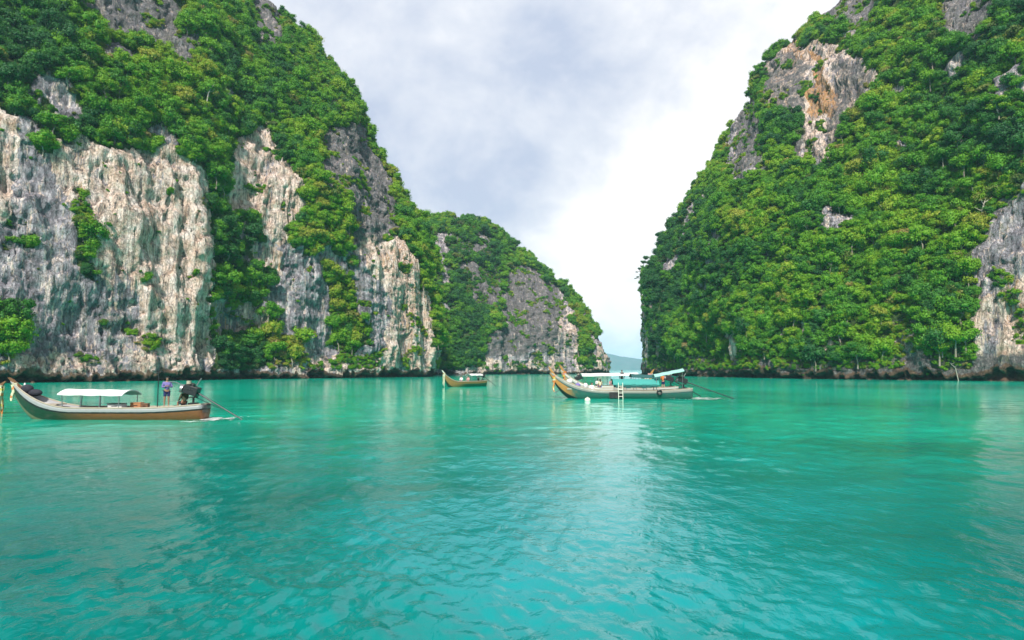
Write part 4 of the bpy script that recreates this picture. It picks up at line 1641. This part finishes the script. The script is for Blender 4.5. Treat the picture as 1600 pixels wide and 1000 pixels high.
# --- boat 2, cut by the left edge, bow to the right
Y2 = 39.5
bt2 = thing('longtail_boat', 'longtail boat cut off by the left edge of the photo with ribboned prow', 'boat', (-31.55 - 5.2, Y2, 0), R(3))
hm = hullmat('hull_red_brown', (0.40, 0.33, 0.22), (0.30, 0.08, 0.03), (0.26, 0.06, 0.02), (0.26, 0.10, 0.03), (0.10, 0.03, 0.02))
f2 = boat_hull(10.6, 1.7, 0.6, 1.75, 0.8, hm, bt2, M['pale_wood'], 0.30)
px_, pz_ = prow_post(bt2, f2, M['brown_wood'], 0.35)
ribbon_set(bt2, px_, pz_ + 0.05, [M['cream_cloth'], M['yellow_cloth'], M['cream_cloth'], M['orange_cloth']], 0.15, 1.15)
thwarts(bt2, f2, (0.2, 0.35, 0.5, 0.65), M['pale_wood'])
canopy(bt2, f2, 0.25, 0.65, 1.6, 0.25, M['canvas'], 1.7, 0, 4)
engine(bt2, f2, 0.05, 3.2)
x, b, z, fl = f2(0.87)
MB().box((x, 0, z - 0.03), (1.1, 0.62, 0.05)).build('bow_deck', M['pale_wood'], bt2, False)
person('person in pink top and blue shorts at the left edge of the photo', on_boat(bt2, (f2(0.925)[0], 0, f2(0.87)[2] + 0.06)), R(0), 'reach', M['pink_cloth'], M['blue'], M['tan_skin'], 'long', 1.6)

# --- boat 3, centre, bow to the left, teal canopies
Y3 = 61.5
bt3 = thing('longtail_boat', 'large longtail boat in the middle with teal canopies and orange painted prow', 'boat', ((968 - 800) / 1000 * Y3, Y3, 0), R(176))
hm = hullmat('hull_teal_orange', (0.27, 0.28, 0.25), (0.03, 0.10, 0.10), (0.60, 0.27, 0.07), (0.035, 0.15, 0.12), (0.012, 0.02, 0.02), 0.86, 0.97)
f3 = boat_hull(13.4, 2.1, 0.72, 2.5, 0.95, hm, bt3, M['pale_wood'], 0.30, bow_from=0.60)
px_, pz_ = prow_post(bt3, f3, M['gold_wood'], 0.65)
ribbon_set(bt3, px_ - .25, pz_ - 0.25, [M['orange_cloth'], M['yellow_cloth'], M['cream_cloth'], M['orange_cloth']], 0.2, 0.9)
thwarts(bt3, f3, (0.2, 0.3, 0.4, 0.5, 0.6, 0.7), M['pale_wood'])
canopy(bt3, f3, 0.235, 0.555, 1.35, 0.5, M['teal_canvas'], 2.2, 0.0, 5, thick=0.07)
canopy(bt3, f3, 0.06, 0.265, 2.35, 0.22, M['pale_teal'], 1.9, -0.55, 2)
MB().box((f3(0.09)[0], 0, f3(0.09)[2] - 0.06), (2.3, 1.3, 0.05)).build('stern_deck', M['pale_wood'], bt3, False)
MB().box((f3(0.78)[0], 0, f3(0.78)[2] - 0.16), (2.6, 1.1, 0.05)).build('bow_deck', M['white'], bt3, False)
engine(bt3, f3, 0.05, 5.2, 0.5, 1.15)
m = MB()
m.box((0, 0, 0), (1.15, 0.05, 0.55))
o = m.build('side_panel', M['black'], bt3, False)
o.location = (f3(0.54)[0], f3(0.54)[1] + 0.03, 0.33)
ld = bpy.data.objects.new('ladder', None)
COL.objects.link(ld)
ld.parent = bt3
ld.location = (f3(0.505)[0], f3(0.5)[1] + 0.08, 0)
for s in (1, -1):
    MB().tube([(s * .2, 0.12, -0.35), (s * .2, 0.02, 1.5)], 0.035, 8).build('ladder_rail', M['foam_float'], ld)
for k in range(5):
    MB().box((0, 0.10 - 0.02 * k, -0.1 + 0.32 * k), (0.4, 0.10, 0.05)).build('rung', M['foam_float'], ld, False)
for sg in (1, -1):
    m = MB()
    for k in range(8):
        xa = f3(0.25)[0] + (f3(0.54)[0] - f3(0.25)[0]) * k / 8
        xb = f3(0.25)[0] + (f3(0.54)[0] - f3(0.25)[0]) * (k + 1) / 8
        m.box(((xa + xb) / 2, sg * (1.08 - 0.02 * (k % 2)), 1.22 - 0.02 * (k % 3)), (abs(xb - xa) - 0.03, 0.03, 0.30 + 0.05 * (k % 3)))
    m.build('side_curtain', M['dark_teal'], bt3, False)
# black tyre fender
m = MB()
ring = [(0.2 * math.cos(a), 0, 0.2 * math.sin(a)) for a in np.linspace(0, 2 * math.pi, 17)]
m.tube(ring, 0.07, 8, False)
o = m.build('tyre_fender', M['black'], bt3)
o.location = (f3(0.235)[0], f3(0.235)[1] + 0.09, 0.62)
for k, (uu, mt, lb) in enumerate(((0.86, M['white'], 'white bag nearest the orange prow of the middle longtail boat'), (0.80, M['purple'], 'purple bag on the bow deck of the middle longtail boat'),
                                 (0.745, M['white'], 'white bag behind the purple bag on the bow deck of the middle boat'))):
    x, b, z, fl = f3(uu)
    bg = thing('bag', lb, 'bag', on_boat(bt3, (x, 0.05, f3(0.78)[2] - 0.13 if uu < .83 else z - .12)), k * 0.7)
    MB().ball((0, 0, 0.26), (0.30, 0.24, 0.28), 12, 8).build('body', mt, bg)
    MB().tube([(-.12, 0, .5), (0, 0, .66), (.12, 0, .5)], 0.02, 6).build('strap', M['dark_cloth'], bg)
person('person in light clothes sitting on the bow deck of the middle longtail boat', on_boat(bt3, (f3(0.70)[0], 0.05, f3(0.7)[2] - 0.55)), R(-70), 'sit', M['canvas'], M['blue'], M['tan_skin'], 'long', 1.6, False)
# mooring buoy
by = thing('buoy', 'small pale round buoy floating in front of the middle longtail boat', 'buoy', (W(918, 622, 56)[0], 56.0, 0))
MB().ball((0, 0, 0.08), (0.26, 0.26, 0.24), 14, 10).build('float', M['foam_float'], by)
MB().tube([(0, 0, 0.30), (0, 0, 0.42)], 0.04, 8).build('ring', M['steel'], by)

# --- boat 4, behind boat 3, white canopy, bow to the right
Y4 = 76.0
bt4 = thing('longtail_boat', 'longtail boat with white canopy and ribboned prow moored behind the teal canopied boat', 'boat', ((957 - 800) / 1000 * Y4, Y4, 0), R(4))
hm = hullmat('hull_white', (0.62, 0.62, 0.60), (0.10, 0.12, 0.16), (0.45, 0.33, 0.22), (0.36, 0.35, 0.33), (0.03, 0.05, 0.05))
f4 = boat_hull(9.6, 1.9, 0.8, 2.3, 0.95, hm, bt4, M['pale_wood'], 0.35)
px_, pz_ = prow_post(bt4, f4, M['gold_wood'], 0.6)
ribbon_set(bt4, px_ - .2, pz_ - 0.0, [M['pink_cloth'], M['orange_cloth'], M['cream_cloth'], M['yellow_cloth']], 0.22, 1.0)
thwarts(bt4, f4, (0.3, 0.45, 0.6), M['pale_wood'])
canopy(bt4, f4, 0.10, 0.80, 2.05, 0.30, M['canvas'], 2.0, 0.1, 5)
engine(bt4, f4, 0.05, 3.0)
person('dark clothed person standing under the front edge of the white canopy boat', on_boat(bt4, (f4(0.60)[0], -1.0 + .45, 0.92)), R(-90), 'stand', M['dark_cloth'], M['dark_cloth'], M['skin'], 'short', 1.75)
person('person in a pink shirt seated in the white canopy boat', on_boat(bt4, (f4(0.47)[0], -0.35, 0.42)), R(-100), 'sit', M['pink_cloth'], M['blue'], M['tan_skin'], 'long', 1.6)
person('person in a white shirt seated in the white canopy boat near its stern', on_boat(bt4, (f4(0.30)[0], -0.35, 0.42)), R(-80), 'sit', M['white'], M['navy'], M['tan_skin'], 'short', 1.65)

# --- boat 6, hidden close behind boat 3, dark green cover
Y6 = 65.5
bt6 = thing('longtail_boat', 'pale hulled longtail boat with dark green cover, right behind the teal canopied boat', 'boat', ((966 - 800) / 1000 * Y6, Y6, 0), R(178))
hm = hullmat('hull_pale', (0.50, 0.52, 0.48), (0.10, 0.16, 0.14), (0.50, 0.36, 0.20), (0.20, 0.26, 0.22), (0.02, 0.04, 0.03))
f6 = boat_hull(11.8, 2.0, 0.85, 2.7, 1.0, hm, bt6, M['pale_wood'], 0.35)
px_, pz_ = prow_post(bt6, f6, M['gold_wood'], 0.7)
ribbon_set(bt6, px_ - .2, pz_ - 0.1, [M['orange_cloth'], M['pink_cloth'], M['yellow_cloth']], 0.2, 0.9)
thwarts(bt6, f6, (0.3, 0.45, 0.6), M['pale_wood'])
canopy(bt6, f6, 0.16, 0.40, 1.95, 0.30, M['dark_teal'], 1.9, 0.15, 4)
engine(bt6, f6, 0.05, 3.4)
person('person in an orange life vest standing on the boat with the dark green cover', on_boat(bt6, (f6(0.12)[0], 0.0, 0.65)), R(60), 'arms', M['orange_cloth'], M['navy'], M['tan_skin'], 'short', 1.68)
person('person in tan top sitting near the bow of the boat behind the teal one', on_boat(bt6, (f6(0.66)[0], 0.0, 0.55)), R(100), 'sit', M['cream_cloth'], M['blue'], M['tan_skin'], 'long', 1.62)

# --- boat 5, small and far, bow towards the left front
Y5 = 104.0
bt5 = thing('longtail_boat', 'small far longtail boat with brown bow and short white canopy, left of the centre', 'boat', ((726 - 800) / 1000 * Y5, Y5, 0), R(218))
hm = hullmat('hull_green', (0.20, 0.14, 0.05), (0.30, 0.18, 0.05), (0.32, 0.19, 0.06), (0.02, 0.10, 0.05), (0.012, 0.045, 0.02))
f5 = boat_hull(8.2, 2.0, 0.85, 2.3, 1.0, hm, bt5, M['pale_wood'], 0.35, bow_from=0.66)
px_, pz_ = prow_post(bt5, f5, M['foam_float'], 0.5)
ribbon_set(bt5, px_ - 0.1, pz_ - 0.1, [M['cream_cloth'], M['foam_float'], M['cream_cloth']], 0.2, 1.5)
thwarts(bt5, f5, (0.3, 0.45, 0.6), M['pale_wood'])
canopy(bt5, f5, 0.12, 0.42, 1.85, 0.25, M['canvas'], 1.7, 0.0, 3)
engine(bt5, f5, 0.05, 3.0)
person('person in a pale shirt sitting amidships in the small far longtail boat', on_boat(bt5, (f5(0.58)[0], 0.1, 0.45)), R(-100), 'sit', M['canvas'], M['blue'], M['tan_skin'], 'short', 1.65)
person('person in a pink top sitting under the canopy of the small far longtail boat', on_boat(bt5, (f5(0.40)[0], -0.1, 0.45)), R(-100), 'sit', M['pink_cloth'], M['navy'], M['tan_skin'], 'long', 1.6)
person('person in dark clothes at the stern of the small far longtail boat', on_boat(bt5, (f5(0.16)[0], 0.0, 0.40)), R(-140), 'stand', M['white'], M['dark_cloth'], M['skin'], 'short', 1.65)

# ------------------------------------------------------------------ churned foam by the sterns
def foam(name, cx, cy, lx, ly, n, seed, label):
    # a lacy film: cells of a fine grid kept where the froth is
    c = 0.045
    nx, ny = int(lx * 3 / c), int(ly * 3 / c)
    X = (np.arange(nx) - nx / 2)[:, None] * c + 0 * np.arange(ny)[None, :]
    Yv = (np.arange(ny) - ny / 2)[None, :] * c + 0 * X
    froth = fbm(X * 2.2 + seed * 9, Yv * 2.2, 0 * X + 2, 4, 0.65) * 1.5 + 0.42 - np.sqrt((X / lx) ** 2 + (Yv / ly) ** 2) * 0.62
    vs, fs = [], []
    for i, j in zip(*np.nonzero(froth > 0.12)):
        b = len(vs)
        x, y = cx + X[i, j], cy + Yv[i, j]
        h = 0.022 + 0.02 * max(0.0, float(froth[i, j]))
        vs += [(x, y, h), (x + c, y, h), (x + c, y + c, h), (x, y + c, h)]
        fs.append((b, b + 1, b + 2, b + 3))
    o = mesh_arrays(name, vs, fs, M['foam'], False)
    tag(o, label, None, None, 'stuff')


g = NG('foam')
g.principled((0.55, 0.60, 0.58), 0.7)
M['foam'] = g.m
foam('wake_foam', on_boat(bt, (-5.8, 0, 0))[0], Y1 - .3, 1.1, 1.5, 200, 1, 'white churned foam behind the stern of the left boat')
foam('wake_foam', on_boat(bt3, (-7.1, 0, 0))[0], Y3 - .5, 1.8, 2.0, 220, 2, 'white churned foam behind the stern of the middle boat')

# ------------------------------------------------------------------ haze
def haze():
    m = MB().box((300, 3500, 120), (9000, 9000, 250))
    g = NG('haze')
    v = g.N.new('ShaderNodeVolumePrincipled')
    v.inputs['Color'].default_value = (0.55, 0.76, 1.0, 1)
    v.inputs['Density'].default_value = 0.00013
    v.inputs['Anisotropy'].default_value = 0.2
    g.L.new(v.outputs[0], g.out.inputs['Volume'])
    o = m.build('haze', g.m, None, False)
    tag(o, None, None, None, 'stuff')


USE_HAZE = True
if USE_HAZE:
    haze()
